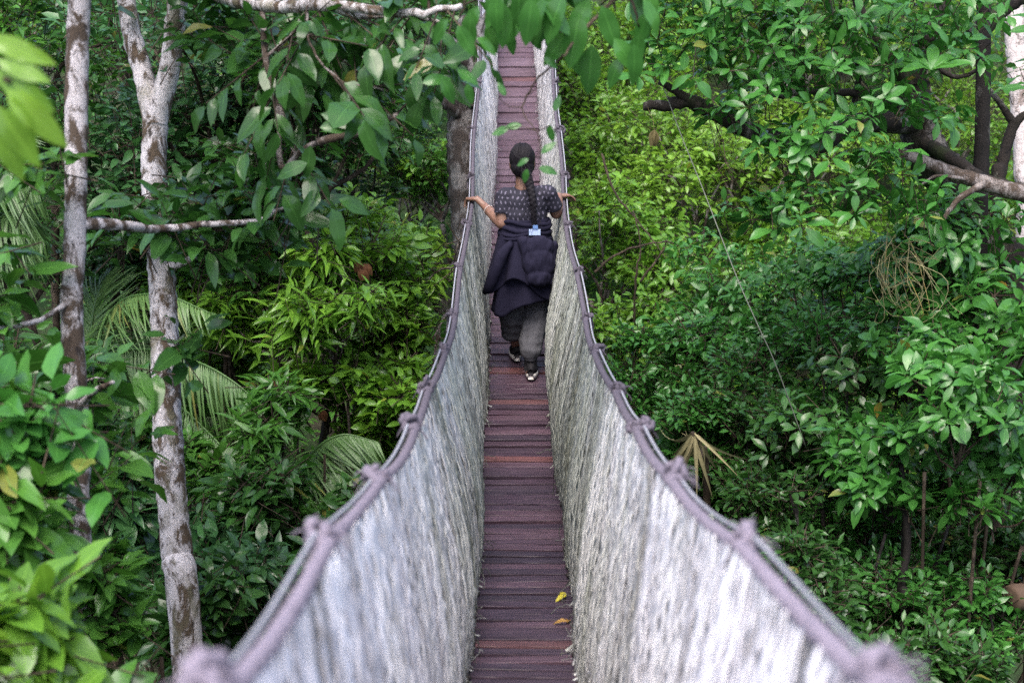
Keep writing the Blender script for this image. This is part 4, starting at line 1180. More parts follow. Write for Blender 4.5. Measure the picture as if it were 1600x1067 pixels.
for px, py, an, L, tn in ((880, -10, -95, .20, .35), (905, 20, -100, .22, .5), (860, -15, -110, .19, .4), (925, 70, -95, .20, .15), (940, 10, -70, .18, .6), (985, -10, -75, .20, .45), (1005, 0, -60, .15, .9), (960, 60, -55, .16, .85), (990, 70, -80, .16, .55),
                          (1000, 50, -100, .16, .75), (885, 50, -120, .16, .6), (840, 20, -80, .14, .4), (920, 0, -120, .18, .7), (970, 90, -100, .13, .3), (1015, -20, -85, .14, .95), (900, -25, -60, .2, .5),
                          (735, 20, -110, .15, .5), (715, 40, -60, .13, .55), (700, 30, -130, .12, .35), (745, 60, -40, .10, .9), (715, 110, -40, .10, .6), (690, 120, -60, .12, .3), (660, 130, 10, .12, .5), (730, 130, -80, .09, .5), (770, -20, -90, .15, .3), (800, -30, -100, .14, .35), (820, -20, -75, .12, .3), (850, 90, -30, .07, .3)):
    leaf_at(ml, px, py, 4.45 + .1 * rng.standard_normal(), L * .80, an + 8 * rng.standard_normal(), max(.05, tn - .25 * (tn < .8)), .44)
for px, py, n_ in ((880, -110, 12), (980, -110, 10), (760, -120, 10)): clump(ml, mtw, P(px, py, 4.6), .22, n_, dict(KIND['bigleaf'], L=.16), .4)
for px, py, an, L, tn in ((775, -10, -80, .15, .35), (800, 5, -100, .15, .3), (822, 0, -70, .16, .45), (850, 5, -95, .17, .3), (785, 20, -60, .12, .6), (812, 30, -110, .11, .35), (868, 20, -85, .15, .2), (760, 40, -75, .12, .75), (748, 10, -120, .13, .4), (838, -20, -90, .16, .55), (895, 60, -80, .15, .3), (1010, 20, -105, .13, .5)):
    leaf_at(ml, px, py, 4.5 + .1 * rng.standard_normal(), L * .80, an + 8 * rng.standard_normal(), tn, .44)
for q in range(16):
    leaf_at(ml, rng.uniform(765, 872), rng.uniform(-25, 45), 4.5 + .12 * rng.standard_normal(), rng.uniform(.10, .15), -90 + rng.uniform(-45, 45), rng.uniform(.05, .6), .42)
# blurred leaves close to the lens at the upper left
l2 = limb(mtw, [(-260, -120, 3.0), (-120, 20, 2.8), (-40, 90, 2.7), (20, 130, 2.65)], .014, .005, 20, .003)
tube(mtw, smooth_path([top + np.array([0, 0, -.3]), P(-500, -200, 3.1), P(-260, -120, 3.0)], 16), np.linspace(.03, .014, 16), 8, .5, .03)
mlz = MB()
for px, py, an, L, tn in ((-10, 68, -14, .13, .95), (-5, 95, -20, .12, .7), (10, 140, -45, .17, .9), (-5, 165, -60, .16, .35), (-10, 185, -70, .15, .6), (20, 150, -75, .12, .75), (-20, 60, -20, .14, .9), (0, 20, 160, .12, .2), (-10, 110, -35, .15, .5)):
    leaf_at(mlz, px, py, 2.65, L * .85, an, tn, .36)
part('leaf_spray', mlz, LM['lime'], tO)
part('branch', mtw, BM['brown'], tO)
part('crown', ml, [LM['lush'], BM['brown']], tO)

# ------------------------------------------------------------------ palms
def frond(rach, n, Lmax, hang, K=None, pal='palm', wide=.017, upf=0.0, tone=.5):
    ml = MB(); path = smooth_path(rach, 50)
    tube(ml, path, np.linspace(.014, .004, 50), 6, .55)
    T = norm(np.gradient(path, axis=0)); up = np.array([0, 0, 1.])
    n = int(n * 1.8); q = np.linspace(4, 48.5, n); i = q.astype(int); fr = (q - i)[:, None]
    b = path[i] * (1 - fr) + path[np.minimum(i + 1, 49)] * fr; t = T[i]
    s = norm(np.cross(t, up))
    u = (q / 49)
    L = Lmax * (.35 + .75 * np.sin(np.pi * np.clip(u * .9 + .12, 0, 1)))
    for sg in (-1, 1):
        d = t * .55 + sg * s * .75 + up * (upf - hang) + .06 * rng.standard_normal((n, 3))
        nr = up * .5 + sg * s * .3 - np.array([0, .6, 0]) + .15 * rng.standard_normal((n, 3))
        leaves(ml, b, d, nr, L * (1 + .06 * rng.standard_normal(n)), wide / np.maximum(L, .05), np.clip(tone + .16 * rng.standard_normal(n), 0, 1), 7, 'blade', .35 + hang * .35, .35)
    return ml
def palm(label, basepix, fronds, pal='palm', cat='palm', name='palm', group=None):
    b = P(*basepix); g = np.array([b[0], b[1] + .1, float(ground_h(b[0], b[1])) - .1])
    t = thing(name, label, cat, g, group)
    mt = MB(); tube(mt, smooth_path([g, (g + b) / 2 + np.array([.06, 0, 0]), b], 30), np.linspace(.09, .06, 30), 10, .5, .05)
    part('trunk', mt, BM['brown'], t)
    for f in fronds:
        pts = [b] + [P(*q) for q in f[0]]
        part('frond', frond(pts, f[1], f[2], f[3], tone=f[4], upf=f[5] if len(f) > 5 else 0), LM[pal], t)
    return t
palm('pale green palm with long arching fronds behind the forked pale trunk', (130, 640, 9.4), [
    ([(160, 560, 9.2), (230, 546, 9.0), (310, 566, 8.8), (370, 600, 8.7), (425, 650, 8.6)], 56, .46, .95, .55),
    ([(150, 560, 9.2), (165, 500, 9.1), (200, 465, 9.0), (260, 462, 8.9), (330, 490, 8.8)], 44, .42, .35, .8),
    ([(140, 540, 9.4), (150, 470, 9.4), (170, 430, 9.4)], 30, .36, .05, .65, .2),
    ([(120, 560, 9.2), (80, 530, 9.0), (30, 560, 8.9)], 36, .40, .8, .5),
    ([(180, 600, 9.2), (260, 620, 9.0), (330, 680, 8.8), (370, 730, 8.7)], 44, .42, .8, .4),
    ([(150, 610, 9.6), (220, 520, 9.9), (300, 490, 10.2)], 40, .4, .3, .6)])
palm('green palm whose fronds droop against the left handrail', (440, 830, 8.6), [
    ([(470, 745, 8.5), (515, 735, 8.4), (560, 752, 8.3), (620, 790, 8.2)], 46, .38, .95, .5),
    ([(480, 720, 8.5), (530, 680, 8.5), (590, 690, 8.5)], 40, .36, .5, .55),
    ([(450, 740, 8.6), (430, 690, 8.6), (400, 660, 8.6)], 34, .34, .4, .5),
    ([(480, 800, 8.4), (540, 800, 8.3), (580, 850, 8.2)], 36, .34, .9, .3),
    ([(420, 770, 8.6), (370, 750, 8.5), (330, 790, 8.4)], 36, .34, .8, .4)])
palm('shaded dark green palm at the left edge, behind the blurred leaves', (-60, 420, 7.6), [
    ([(-30, 330, 7.5), (10, 270, 7.4), (60, 300, 7.4)], 40, .36, .55, .15),
    ([(-20, 360, 7.5), (30, 330, 7.4), (70, 380, 7.4)], 40, .36, .7, .1),
    ([(-40, 320, 7.5), (-10, 230, 7.4), (30, 200, 7.4)], 36, .34, .2, .2)])
palm('low palm tuft in shade between the pale trunk and the left handrail', (330, 1010, 7.6), [
    ([(350, 960, 7.4), (390, 940, 7.3), (430, 980, 7.2)], 34, .3, .7, .45),
    ([(310, 960, 7.4), (270, 930, 7.3), (220, 960, 7.2)], 34, .3, .7, .4),
    ([(340, 960, 7.5), (370, 900, 7.5), (420, 890, 7.4)], 34, .3, .5, .4)])
# dead frond on the right
b = P(1105, 790, 9.0); g = np.array([b[0] + .2, b[1] + .1, float(ground_h(b[0], b[1])) - .1])
t = thing('dead_palm', 'dead straw-coloured fan leaf drooping among dark bushes right of the handrail', 'dead leaf', g)
mt = MB(); tube(mt, smooth_path([g, b, P(1092, 715, 8.5), P(1082, 675, 8.4)], 20), np.linspace(.03, .012, 20), 8); part('stalk', mt, BM['brown'], t)
ml = MB()
for q in range(22):
    a = R(-130 + q * 4.2 + 7 * rng.standard_normal()); leaves(ml, [P(1084 + rng.uniform(-4, 4), 675, 8.4)], [[math.cos(a) * .9, .35 * rng.standard_normal(), math.sin(a)]], [[.6 * rng.standard_normal(), -1, .3 * rng.standard_normal()]], .32 + .14 * rng.random(), .06, rng.random(), 7, 'blade', .55, .6)
part('fan', ml, LM['straw'], t)

# ------------------------------------------------------------------ understorey trees and shrubs
SPEC = [
 # px, py, Z, crown radius, kind, palette, bark, clumps, twigs, tone, name, label, category
 (70, 60, 9.8, 1.15, 'medium', 'mid', 'brown', 10, 30, .40, 'understorey_tree', 'green leafy tree filling the top left corner behind the mottled trunk', 'tree'),
 (330, 90, 9.3, 1.05, 'medium', 'blue', 'brown', 10, 28, .40, 'understorey_tree', 'blue-green leafy tree behind the fork of the pale trunk', 'tree'),
 (470, 170, 8.8, .85, 'broad', 'deep', 'brown', 9, 22, .40, 'understorey_tree', 'dark glossy broad-leaved tree behind the broken pale branch', 'tree'),
 (480, 30, 10.6, 1.1, 'medium', 'deep', 'black', 9, 28, .32, 'understorey_tree', 'deep green tree at the top edge between the pale fork and the bridge', 'tree'),
 (180, 230, 9.4, .9, 'medium', 'blue', 'brown', 9, 26, .35, 'understorey_tree', 'shaded tree seen between the two pale trunks', 'tree'),
 (350, 260, 9.6, .75, 'broad', 'blue', 'brown', 8, 22, .45, 'understorey_tree', 'dark tree with long drooping leaves just right of the pale trunk', 'tree'),
 (530, 290, 11.6, .8, 'medium', 'deep', 'black', 8, 26, .22, 'understorey_tree', 'nearly black shaded tree left of the stout trunk', 'tree'),
 (30, 330, 9.0, .9, 'medium', 'deep', 'brown', 8, 26, .3, 'understorey_tree', 'dark tree at the left edge behind the shaded palm', 'tree'),
 (205, 385, 10.2, .55, 'medium', 'blue', 'brown', 7, 22, .4, 'shrub', 'dark leafy shrub above the pale palm fronds', 'shrub'),
 (420, 410, 9.9, .62, 'medium', 'mid', 'brown', 9, 26, .45, 'shrub', 'green shrub with hanging red young leaves', 'shrub'),
 (610, 400, 9.8, .72, 'medium', 'bright', 'grey', 9, 24, .50, 'shrub', 'broad bright green shrub in front of the stout trunk foot', 'shrub'),
 (520, 490, 9.0, .58, 'lance', 'bright', 'grey', 9, 24, .45, 'shrub', 'bright slender-leaved shrub left of the bridge, above the drooping palm', 'shrub'),
 (655, 500, 9.6, .52, 'medium', 'bright', 'grey', 8, 24, .45, 'shrub', 'bright green shrub touching the left handrail beside the person', 'shrub'),
 (440, 500, 9.4, .5, 'lance', 'bright', 'grey', 8, 22, .5, 'shrub', 'light green shrub growing through the right end of the pale palm fronds', 'shrub'),
 (615, 585, 9.0, .45, 'medium', 'bright', 'brown', 8, 22, .45, 'shrub', 'light green shrub below the brightest ones, against the left handrail', 'shrub'),
 (510, 600, 9.4, .5, 'medium', 'bright', 'brown', 7, 20, .5, 'shrub', 'small light green shrub right above the drooping palm', 'shrub'),
 (385, 800, 7.8, .36, 'broad', 'deep', 'brown', 7, 16, .45, 'shrub', 'dark broad-leaved shrub covering the foot of the drooping palm', 'shrub'),
 (350, 880, 7.2, .42, 'broad', 'blue', 'brown', 7, 18, .3, 'shrub', 'dark blue-green shrub right of the pale trunk, low in the photo', 'shrub'),
 (470, 930, 7.0, .40, 'medium', 'deep', 'brown', 7, 20, .35, 'shrub', 'dark shrub nearest the left handrail at the bottom', 'shrub'),
 (190, 790, 7.4, .36, 'broad', 'blue', 'brown', 8, 18, .35, 'shrub', 'blue-green shrub between the two pale trunks below the palm', 'shrub'),
 (330, 980, 6.9, .45, 'medium', 'deep', 'brown', 7, 20, .3, 'shrub', 'low dark shrub behind the foot of the pale trunk', 'shrub'),
 (-10, 580, 7.0, .6, 'broad', 'deep', 'brown', 8, 20, .3, 'shrub', 'tall dark shrub at the left edge halfway down', 'shrub'),
 (110, 950, 5.6, .30, 'broad', 'mid', 'brown', 7, 15, .40, 'shrub', 'mid green shrub left of the foot of the pale trunk', 'shrub'),
 (-70, 770, 4.3, .24, 'bigleaf', 'mid', 'brown', 8, 9, .58, 'foreground_shrub', 'blurred large-leaved bush at the left edge below the middle', 'shrub'),
 (-30, 1040, 3.5, .20, 'bigleaf', 'bright', 'brown', 9, 9, .42, 'foreground_shrub', 'blurred bright green bush in the bottom left corner', 'shrub'),
 (120, 1150, 4.2, .22, 'bigleaf', 'mid', 'brown', 7, 8, .55, 'foreground_shrub', 'blurred leafy bush at the bottom edge just left of the pale trunk foot', 'shrub'),
 (-30, 640, 4.4, .22, 'bigleaf', 'lush', 'brown', 7, 8, .55, 'foreground_shrub', 'blurred green bush at the left edge, level with the palm', 'shrub'),
 (250, 480, 11.6, .8, 'medium', 'mid', 'brown', 9, 28, .45, 'shrub', 'leafy green shrub filling the slope behind the pale palm', 'shrub'),
 (360, 450, 10.2, .6, 'lance', 'bright', 'grey', 9, 24, .45, 'shrub', 'light green slender-leaved shrub right of the pale palm, under the red young leaves', 'shrub'),
 (520, 400, 9.9, .6, 'medium', 'bright', 'grey', 9, 26, .5, 'shrub', 'bright green shrub halfway between the two pale trunks and the person', 'shrub'),
 (680, 420, 12.0, .6, 'lance', 'lime', 'grey', 8, 24, .5, 'shrub', 'yellow-green shrub half hidden by the left netting next to the stout trunk', 'shrub'),
 (330, 720, 9.8, .6, 'medium', 'mid', 'brown', 8, 26, .4, 'shrub', 'green shrub in shade between the two green palms', 'shrub'),
 (600, 660, 9.2, .36, 'medium', 'bright', 'brown', 8, 20, .45, 'shrub', 'green shrub behind the drooping palm, close to the handrail', 'shrub'),
 (690, 260, 14.5, .8, 'medium', 'mid', 'grey', 9, 30, .4, 'hillside_tree', 'distant soft green tree seen left of the stout trunk', 'tree'),
 (640, 290, 15.0, .8, 'medium', 'bright', 'grey', 9, 30, .3, 'hillside_tree', 'distant pale green tree under the dark canopy left of the bridge', 'tree'),
 (200, 20, 13.0, 1.1, 'medium', 'mid', 'brown', 10, 30, .4, 'hillside_tree', 'green tree at the top edge seen between the stems of the forked pale trunk', 'tree'),
 (40, 10, 14.0, 1.3, 'medium', 'bright', 'grey', 10, 30, .35, 'hillside_tree', 'light green tree in the top left corner, far behind the mottled trunk', 'tree'),
 (430, -10, 15.0, 1.3, 'medium', 'mid', 'brown', 10, 30, .35, 'hillside_tree', 'far green tree at the top edge behind the pale horizontal branch', 'tree'),
 (640, 0, 17.0, 1.4, 'medium', 'mid', 'brown', 10, 34, .4, 'hillside_tree', 'far green tree at the top edge just left of the bridge', 'tree'),
 (320, 720, 8.3, .22, 'medium', 'mid', 'brown', 6, 12, .5, 'shrub', 'small green shrub growing up through the middle of the pale palm', 'shrub'),
 (440, 660, 8.2, .28, 'lance', 'mid', 'brown', 6, 12, .5, 'shrub', 'slender-leaved shrub between the pale palm and the drooping palm', 'shrub'),
 (560, 800, 7.8, .24, 'medium', 'deep', 'brown', 6, 12, .5, 'shrub', 'small dark shrub against the left handrail under the drooping palm', 'shrub'),
 (250, 900, 7.9, .42, 'medium', 'mid', 'brown', 8, 22, .4, 'shrub', 'mid green shrub low down directly behind the foot of the pale forked trunk', 'shrub'),
 (430, 830, 8.3, .38, 'medium', 'mid', 'brown', 8, 22, .4, 'shrub', 'mid green shrub under the left end of the drooping palm', 'shrub'),
 (300, 580, 10.6, .55, 'medium', 'bright', 'grey', 8, 24, .45, 'shrub', 'light green shrub glimpsed through the fronds of the pale palm', 'shrub'),
 (130, 720, 7.6, .42, 'medium', 'mid', 'brown', 8, 22, .45, 'shrub', 'mid green shrub behind the lower half of the mottled trunk', 'shrub'),
 # right of the bridge
 (900, 160, 17.5, 1.0, 'medium', 'bright', 'grey', 10, 30, .45, 'hillside_tree', 'far yellow-green tree close to the right netting above shoulder height', 'tree'),
 (1020, 150, 18.5, 1.3, 'medium', 'lime', 'grey', 10, 32, .35, 'hillside_tree', 'far yellow-green tree behind the tip of the dark limb', 'tree'),
 (1270, 420, 15.0, 1.1, 'medium', 'bright', 'grey', 10, 30, .4, 'hillside_tree', 'bright green tree on the slope right of the upper slanting line', 'tree'),
 (900, 340, 14.5, .65, 'medium', 'lime', 'grey', 8, 26, .35, 'hillside_tree', 'small yellow-green tree just outside the netting right of the shoulder', 'tree'),
 (1150, 180, 17.5, 1.2, 'medium', 'bright', 'grey', 10, 32, .45, 'hillside_tree', 'light green tree far behind the middle of the dark limb', 'tree'),
 (1250, 40, 16.0, 1.4, 'medium', 'bright', 'grey', 10, 34, .4, 'hillside_tree', 'light green tree far behind the whorled leaves at the top edge', 'tree'),
 (960, 60, 19.0, 1.5, 'medium', 'bright', 'grey', 11, 34, .4, 'hillside_tree', 'light green tree at the top edge just right of the bridge end', 'tree'),
 (1420, 20, 17.0, 1.5, 'medium', 'mid', 'grey', 10, 34, .45, 'hillside_tree', 'mid green tree at the top edge behind the knotted trunk', 'tree'),
 (985, 230, 16.0, 1.2, 'medium', 'bright', 'grey', 11, 36, .45, 'hillside_tree', 'bright green tree behind the far right netting, near the top', 'tree'),
 (1060, 320, 14.6, 1.25, 'medium', 'lime', 'grey', 11, 34, .40, 'hillside_tree', 'yellow-green tree on the slope under the dark limb', 'tree'),
 (940, 400, 13.0, .9, 'medium', 'bright', 'grey', 10, 28, .35, 'hillside_tree', 'bright green bush against the right netting beside the person', 'bush'),
 (1060, 470, 12.4, .9, 'medium', 'bright', 'brown', 10, 28, .35, 'hillside_tree', 'green bush with bare bent twigs, right of the person', 'bush'),
 (1200, 280, 15.5, 1.4, 'medium', 'lime', 'grey', 11, 36, .42, 'hillside_tree', 'sunny yellow-green tree seen through the gap left of the knotted trunk', 'tree'),
 (1330, 400, 14.0, 1.3, 'medium', 'bright', 'grey', 10, 32, .4, 'hillside_tree', 'bright green tree on the slope below the mossy limb', 'tree'),
 (1480, 180, 15.5, 1.6, 'small', 'lime', 'grey', 12, 60, .45, 'hillside_tree', 'bright small-leaved tree behind the black trunk', 'tree'),
 (1590, 330, 14.0, 1.2, 'medium', 'bright', 'grey', 9, 30, .4, 'hillside_tree', 'bright green tree at the right edge behind the pale pinkish trunk', 'tree'),
 (970, 540, 11.4, .6, 'medium', 'bright', 'brown', 8, 26, .35, 'bush', 'green bush touching the right handrail just past the person', 'bush'),
 (1190, 480, 10.6, .75, 'whorl_s', 'lush', 'brown', 9, 22, .4, 'bush', 'lush bush with whorled leaves behind the slanting line', 'bush'),
 (1120, 570, 10.4, .65, 'medium', 'lush', 'brown', 9, 26, .4, 'bush', 'lush green bush at the lower end of the slanting line', 'bush'),
 (1330, 480, 9.6, .7, 'whorl_s', 'lush', 'brown', 9, 20, .5, 'bush', 'lush bush with whorled leaves under the tuft of dry roots', 'bush'),
 (1500, 430, 8.8, .6, 'whorl', 'lush', 'brown', 9, 16, .55, 'bush', 'broad whorled-leaf bush under the mossy limb at right', 'bush'),
 (1560, 540, 8.2, .55, 'whorl', 'lush', 'brown', 8, 14, .5, 'bush', 'whorled-leaf bush at the right edge, middle height', 'bush'),
 (1440, 560, 8.8, .6, 'whorl_s', 'lush', 'brown', 9, 20, .45, 'bush', 'dense green bush left of the right-edge bush, middle height', 'bush'),
 (1500, 650, 7.4, .42, 'whorl', 'lush', 'brown', 7, 11, .62, 'bush', 'nearest whorled-leaf bush at right with large pale green rosettes', 'bush'),
 (1560, 760, 7.6, .42, 'whorl', 'lush', 'brown', 7, 12, .45, 'bush', 'large-leaved bush at the right edge below the pale rosettes', 'bush'),
 (1400, 740, 7.8, .40, 'whorl', 'lush', 'black', 7, 12, .42, 'bush', 'whorled crown on top of the thin black sapling', 'bush'),
 (1260, 590, 9.4, .7, 'small', 'lush', 'black', 9, 46, .35, 'bush', 'dark small-leaved bush just below the slanting line, right of it', 'bush'),
 (1080, 650, 9.6, .55, 'small', 'lush', 'black', 9, 40, .32, 'bush', 'dark small-leaved bush above the dead fan leaf', 'bush'),
 (1190, 720, 9.2, .6, 'small', 'deep', 'black', 9, 42, .48, 'bush', 'deep green small-leaved bush right of the dead fan leaf', 'bush'),
 (1330, 660, 8.6, .6, 'whorl_s', 'deep', 'black', 9, 18, .5, 'bush', 'deep green bush behind the whorled crown of the black sapling', 'bush'),
 (1040, 600, 10.2, .5, 'small', 'lush', 'brown', 8, 40, .45, 'bush', 'small-leaved bush tucked against the right handrail above the dead fan', 'bush'),
 (1130, 760, 9.6, .55, 'small', 'lush', 'black', 8, 42, .35, 'bush', 'shaded small-leaved bush below the dead fan leaf', 'bush'),
 (1370, 850, 9.2, .6, 'small', 'lush', 'black', 8, 42, .4, 'bush', 'small-leaved bush behind the thin upright sapling', 'bush'),
 (1520, 760, 9.4, .65, 'small', 'lush', 'black', 9, 42, .38, 'bush', 'small-leaved bush filling the gap behind the right-edge rosettes', 'bush'),
 (1240, 860, 9.4, .55, 'small', 'deep', 'black', 8, 40, .45, 'bush', 'deep green bush deep in shade behind the two leaning saplings', 'bush'),
 (1310, 970, 8.8, .5, 'small', 'lush', 'black', 8, 40, .45, 'bush', 'small-leaved bush at the bottom between the leaning sapling and the handrail', 'bush'),
 (1460, 950, 9.0, .55, 'small', 'lush', 'black', 8, 42, .48, 'bush', 'lighter small-leaved bush between the upright sapling and the log end', 'bush'),
 (1110, 880, 9.6, .5, 'small', 'lush', 'black', 8, 40, .4, 'bush', 'small-leaved bush peeping over the right handrail low down', 'bush'),
 (1540, 820, 8.8, .5, 'small', 'lush', 'black', 8, 42, .5, 'bush', 'lighter small-leaved bush at the right edge just above the log end', 'bush'),
 (1180, 830, 8.4, .5, 'small', 'deep', 'black', 8, 40, .42, 'bush', 'dark small-leaved bush beside the right handrail, low in the photo', 'bush'),
 (1300, 800, 8.8, .55, 'small', 'lush', 'black', 8, 40, .38, 'bush', 'small-leaved bush behind the leaning sapling', 'bush'),
 (1270, 930, 7.6, .42, 'small', 'deep', 'black', 8, 34, .40, 'bush', 'dark bush above the bottom right knot of the handrail', 'bush'),
 (1470, 850, 8.6, .6, 'small', 'lush', 'black', 9, 42, .40, 'bush', 'small-leaved bush right of the thin black sapling', 'bush'),
 (1400, 950, 8.0, .5, 'small', 'lush', 'black', 8, 38, .35, 'bush', 'small-leaved bush behind the foot of the black sapling', 'bush'),
 (1560, 900, 8.2, .5, 'small', 'deep', 'black', 8, 38, .45, 'bush', 'dark bush behind the brown log end at the right edge', 'bush'),
 (1530, 1010, 7.4, .45, 'small', 'lush', 'black', 8, 36, .42, 'bush', 'low bush in the bottom right corner', 'bush'),
 (1440, 1050, 7.0, .38, 'small', 'deep', 'black', 7, 32, .40, 'bush', 'low dark bush at the bottom edge right of the handrail knot', 'bush'),
]
for (px, py, Z, rad, kind, pal, bark, nc, ntw, tone, nm, lb, cat) in SPEC:
    ex = None
    if 'red young' in lb:
        def ex(ml, mt, t):
            mr = MB()
            for (x, y) in ((466, 392), (484, 396), (560, 408), (572, 412), (566, 420), (430, 590), (505, 640)):
                for q in range(3): leaf_at(mr, x + rng.uniform(-4, 4), y, 9.0, .085, -90 + rng.uniform(-22, 22), rng.uniform(.3, .9), .35)
            part('young_leaves', mr, LM['red'], t)
    leafy_tree(nm, lb, cat, P(px, py, Z), rad, kind, pal, bark, nc, ntw, tone, trunk_r=(.022 + .02 * rad) if 'tree' in nm else (.010 + .010 * rad), extra=ex, stems=1 if 'tree' in nm else 3,
               flat=.8 if 'tree' in nm else .7)

# thin dark saplings low on the right
def sap(label, pix, r0, r1):
    t, _ = pole_tree('sapling', label, pix, r0, r1, 'black'); return t
t = sap('thin upright black sapling low on the right', [(1404, 660, 7.7), (1410, 760, 7.7), (1418, 850, 7.7), (1408, 920, 7.7), (1410, 1040, 7.7)], .016, .026)
leafed(t, 'black', 'lush', [(1400, 680, 7.6, .24, 7, .5, W), (1440, 800, 7.6, .2, 5, .4, W)])
t = sap('leaning dark sapling rising leftward behind the right handrail', [(1235, 770, 8.0), (1265, 860, 8.0), (1310, 930, 7.9), (1380, 1020, 7.8), (1430, 1090, 7.8)], .014, .028)
leafed(t, 'black', 'deep', [(1230, 760, 8.0, .26, 12, .4, KIND['small'])])
t = sap('thin dark sapling with spreading twigs left of the leaning one', [(1250, 640, 8.6), (1280, 720, 8.6), (1285, 800, 8.6), (1290, 900, 8.5), (1295, 1000, 8.5)], .008, .018)
leafed(t, 'black', 'deep', [(1250, 640, 8.6, .26, 12, .4, KIND['small'])])

# bare bent twigs of the thicket, right of the walker
gT = P(1010, 560, 11.6); gT[2] = ground_h(gT[0], gT[1]) - .05
mt = MB()
for pix in ([(930, 425, 11.2), (960, 400, 11.2), (1000, 385, 11.2), (1050, 380, 11.3), (1090, 400, 11.4)], [(990, 520, 11.4), (993, 440, 11.3), (1000, 380, 11.3), (990, 330, 11.3)], [(1000, 440, 11.3), (1030, 400, 11.3), (1045, 370, 11.3)], [(940, 240, 12.0), (960, 300, 11.9), (1000, 350, 11.8), (1030, 390, 11.7)]):
    limb(mt, pix, .011, .005, 24, .006, 7)
tube(mt, smooth_path([gT, (gT + P(990, 520, 11.4)) / 2, P(990, 520, 11.4)], 14), np.linspace(.016, .011, 14), 7)
single('bare_twigs', mt, BM['brown'], 'bent bare brown twigs in the green thicket right of the person', 'twigs', tuple(gT))

# pale line slanting down from the limb
mb = MB(); lp = smooth_path([P(1010, 60, 8.3), P(1060, 200, 8.0), P(1100, 300, 7.9), P(1150, 430, 7.8), P(1185, 510, 7.8), P(1214, 575, 7.9), P(1260, 700, 8.1)], 60)
tube(mb, lp, .0030, 6); o = tuple(lp[-1])
single('slanting_line', mb, plain('weathered white cord', (.13, .14, .115), .8, 30, .3), 'thin pale line slanting down from the dark limb into the bushes', 'cord', o)

# dry root tuft, hanging dead leaf, log end
mt = MB(); c0 = P(1400, 360, 8.1)
for q in range(38):
    a = P(1395 + rng.uniform(-25, 30), 385 + rng.uniform(-25, 35), 8.1); bq = a + np.array([rng.uniform(-.02, .22), rng.uniform(-.15, .1), -rng.uniform(.08, .42)])
    tube(mt, smooth_path([a, (a + bq) / 2 + .08 * rng.standard_normal(3), bq, bq + .07 * rng.standard_normal(3)], 12), np.linspace(.0020, .0010, 12), 4, rng.random())
single('root_tuft', mt, LM['straw'], 'tuft of dry straw-coloured roots hanging under the mossy limb', 'roots', tuple(c0))
ml = MB(); p0 = P(1022, 203, 8.0)
for a in (-105, -75, -90): leaf_at(ml, 1022, 203, 8.0, .10, a, rng.uniform(.4, .8), .4)
tube(ml, smooth_path([P(1012, 168, 8.08), P(1020, 188, 8.02), p0], 8), .002, 4)
single('dead_leaf', ml, LM['brown'], 'curled dead brown leaf dangling from the tip of the dark limb', 'leaf', tuple(P(1012, 168, 8.08)))
mt = MB(); tube(mt, smooth_path([P(1577, 935, 7.6), P(1590, 932, 7.62), P(1640, 925, 7.7), P(1760, 900, 8.0)], 20), [.004, .045, .062, .068, .071] + [.072] * 15, 14, .5, .03)
single('log_end', mt, plain('brown log', (.10, .065, .045), .9, 12, .5, .6, 40), 'rounded brown end of a log poking in at the right edge', 'log', tuple(P(1640, 925, 7.7)))

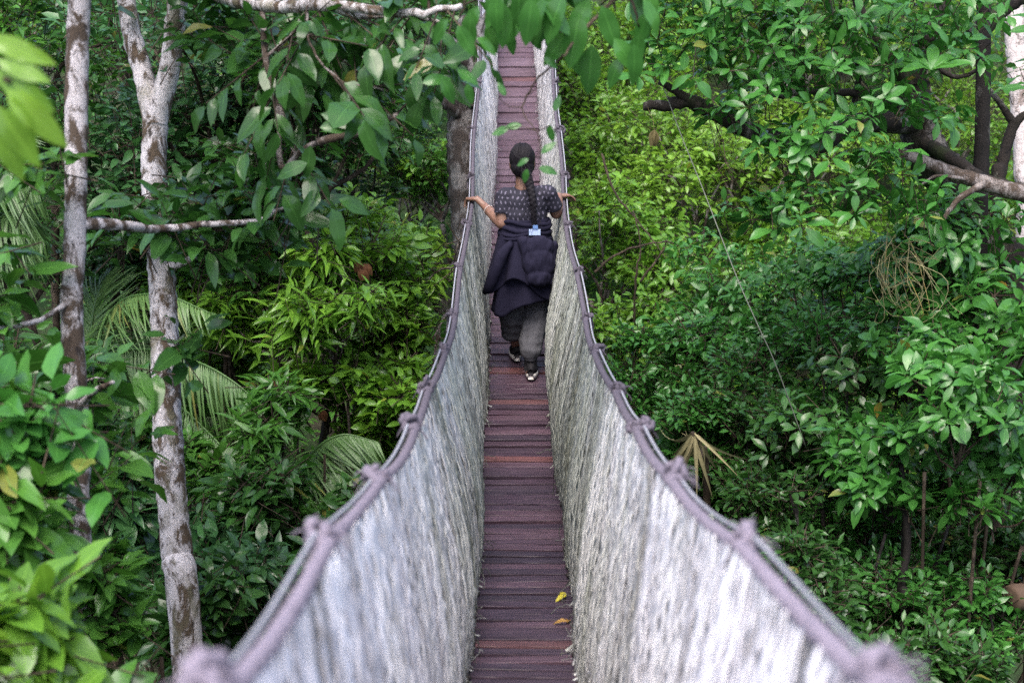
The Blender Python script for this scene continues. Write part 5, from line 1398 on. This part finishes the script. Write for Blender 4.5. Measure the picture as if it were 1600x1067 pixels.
# ------------------------------------------------------------------ undergrowth that covers the slope
def undergrowth(name, label, n, xfun, tone, pal, L, seed, yr, hmax):
    r = np.random.default_rng(seed); ml, mt = MB(), MB()
    y = yr[0] + (yr[1] - yr[0]) * r.random(n) ** 1.15
    x = xfun(r.random(n), y)
    lump = np.array([mnoise.noise(Vector((a * .55, b * .55, seed))) for a, b in zip(x, y)])
    tonev = np.array([mnoise.noise(Vector((a * .8, b * .8, seed + 9))) for a, b in zip(x, y)])
    top = hmax * np.clip(.55 + .9 * lump, .1, 1.4)
    z = ground_h(x, y) + top * (.25 + .75 * r.random(n) ** .5)
    tips = np.stack([x, y, z], -1)
    d = np.stack([.6 * r.standard_normal(n), .6 * r.standard_normal(n) - .35, .5 + .3 * r.random(n)], -1)
    sticks(mt, np.stack([x + .1 * r.standard_normal(n), y + .1, ground_h(x, y)], -1)[::3], (tips - norm(d) * .15)[::3], .006, .003)
    K = dict(KIND['medium'], L=L, S=3, per=7, twig=.26)
    spray(ml, ml, tips, d, K, np.clip(tone + .3 * tonev, .02, .95), 0, 1)
    mt_v = mt
    for a, f, t_, u_, m_ in zip(mt.v, mt.f, mt.t, mt.uv, mt.m):
        pass
    me = ml.mesh(name)
    me.materials.append(LM[pal]); me.materials.append(BM['brown'])
    o = link(name, me); o['kind'] = 'stuff'; o['label'] = label; o['category'] = 'undergrowth'
    return o
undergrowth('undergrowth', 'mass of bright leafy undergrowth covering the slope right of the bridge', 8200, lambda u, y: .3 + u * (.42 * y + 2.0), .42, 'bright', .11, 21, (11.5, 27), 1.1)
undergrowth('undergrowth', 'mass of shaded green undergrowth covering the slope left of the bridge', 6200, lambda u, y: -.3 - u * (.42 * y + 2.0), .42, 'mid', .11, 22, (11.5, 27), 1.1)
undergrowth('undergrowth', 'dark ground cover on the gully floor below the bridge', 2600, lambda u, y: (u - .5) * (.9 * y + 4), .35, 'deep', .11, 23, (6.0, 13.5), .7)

# ------------------------------------------------------------------ light
w = bpy.data.worlds.new("World"); SC.world = w; w.use_nodes = True
nt = w.node_tree; bg = nt.nodes["Background"]
sky = nt.nodes.new('ShaderNodeTexSky'); sky.sky_type = 'NISHITA'; sky.sun_disc = False
EL, AZ = R(62), R(195)
sky.sun_elevation = EL; sky.sun_rotation = AZ; sky.air_density = 1.0; sky.dust_density = 4.0; sky.ozone_density = 1.0
nt.links.new(sky.outputs[0], bg.inputs[0]); bg.inputs[1].default_value = 0.145
sun = bpy.data.lights.new("sun", 'SUN'); sun.energy = 1.45; sun.angle = R(50); sun.color = (1, .97, .93)
so = bpy.data.objects.new("sun", sun); COL.objects.link(so); so.location = (0, 0, 40)
dirv = Vector((math.sin(AZ) * math.cos(EL), math.cos(AZ) * math.cos(EL), math.sin(EL)))
so.rotation_euler = dirv.to_track_quat('Z', 'Y').to_euler()
SC.view_settings.view_transform = 'Standard'; SC.view_settings.look = 'None'; SC.view_settings.gamma = 1; SC.view_settings.exposure = 1.6
cy = SC.cycles if hasattr(SC, 'cycles') else None
SC.render.engine = 'CYCLES'
SC.cycles.max_bounces = 6; SC.cycles.diffuse_bounces = 3; SC.cycles.glossy_bounces = 2; SC.cycles.transmission_bounces = 3; SC.cycles.transparent_max_bounces = 4
SC.cycles.use_denoising = False; SC.cycles.use_adaptive_sampling = False; SC.cycles.sample_clamp_indirect = 4
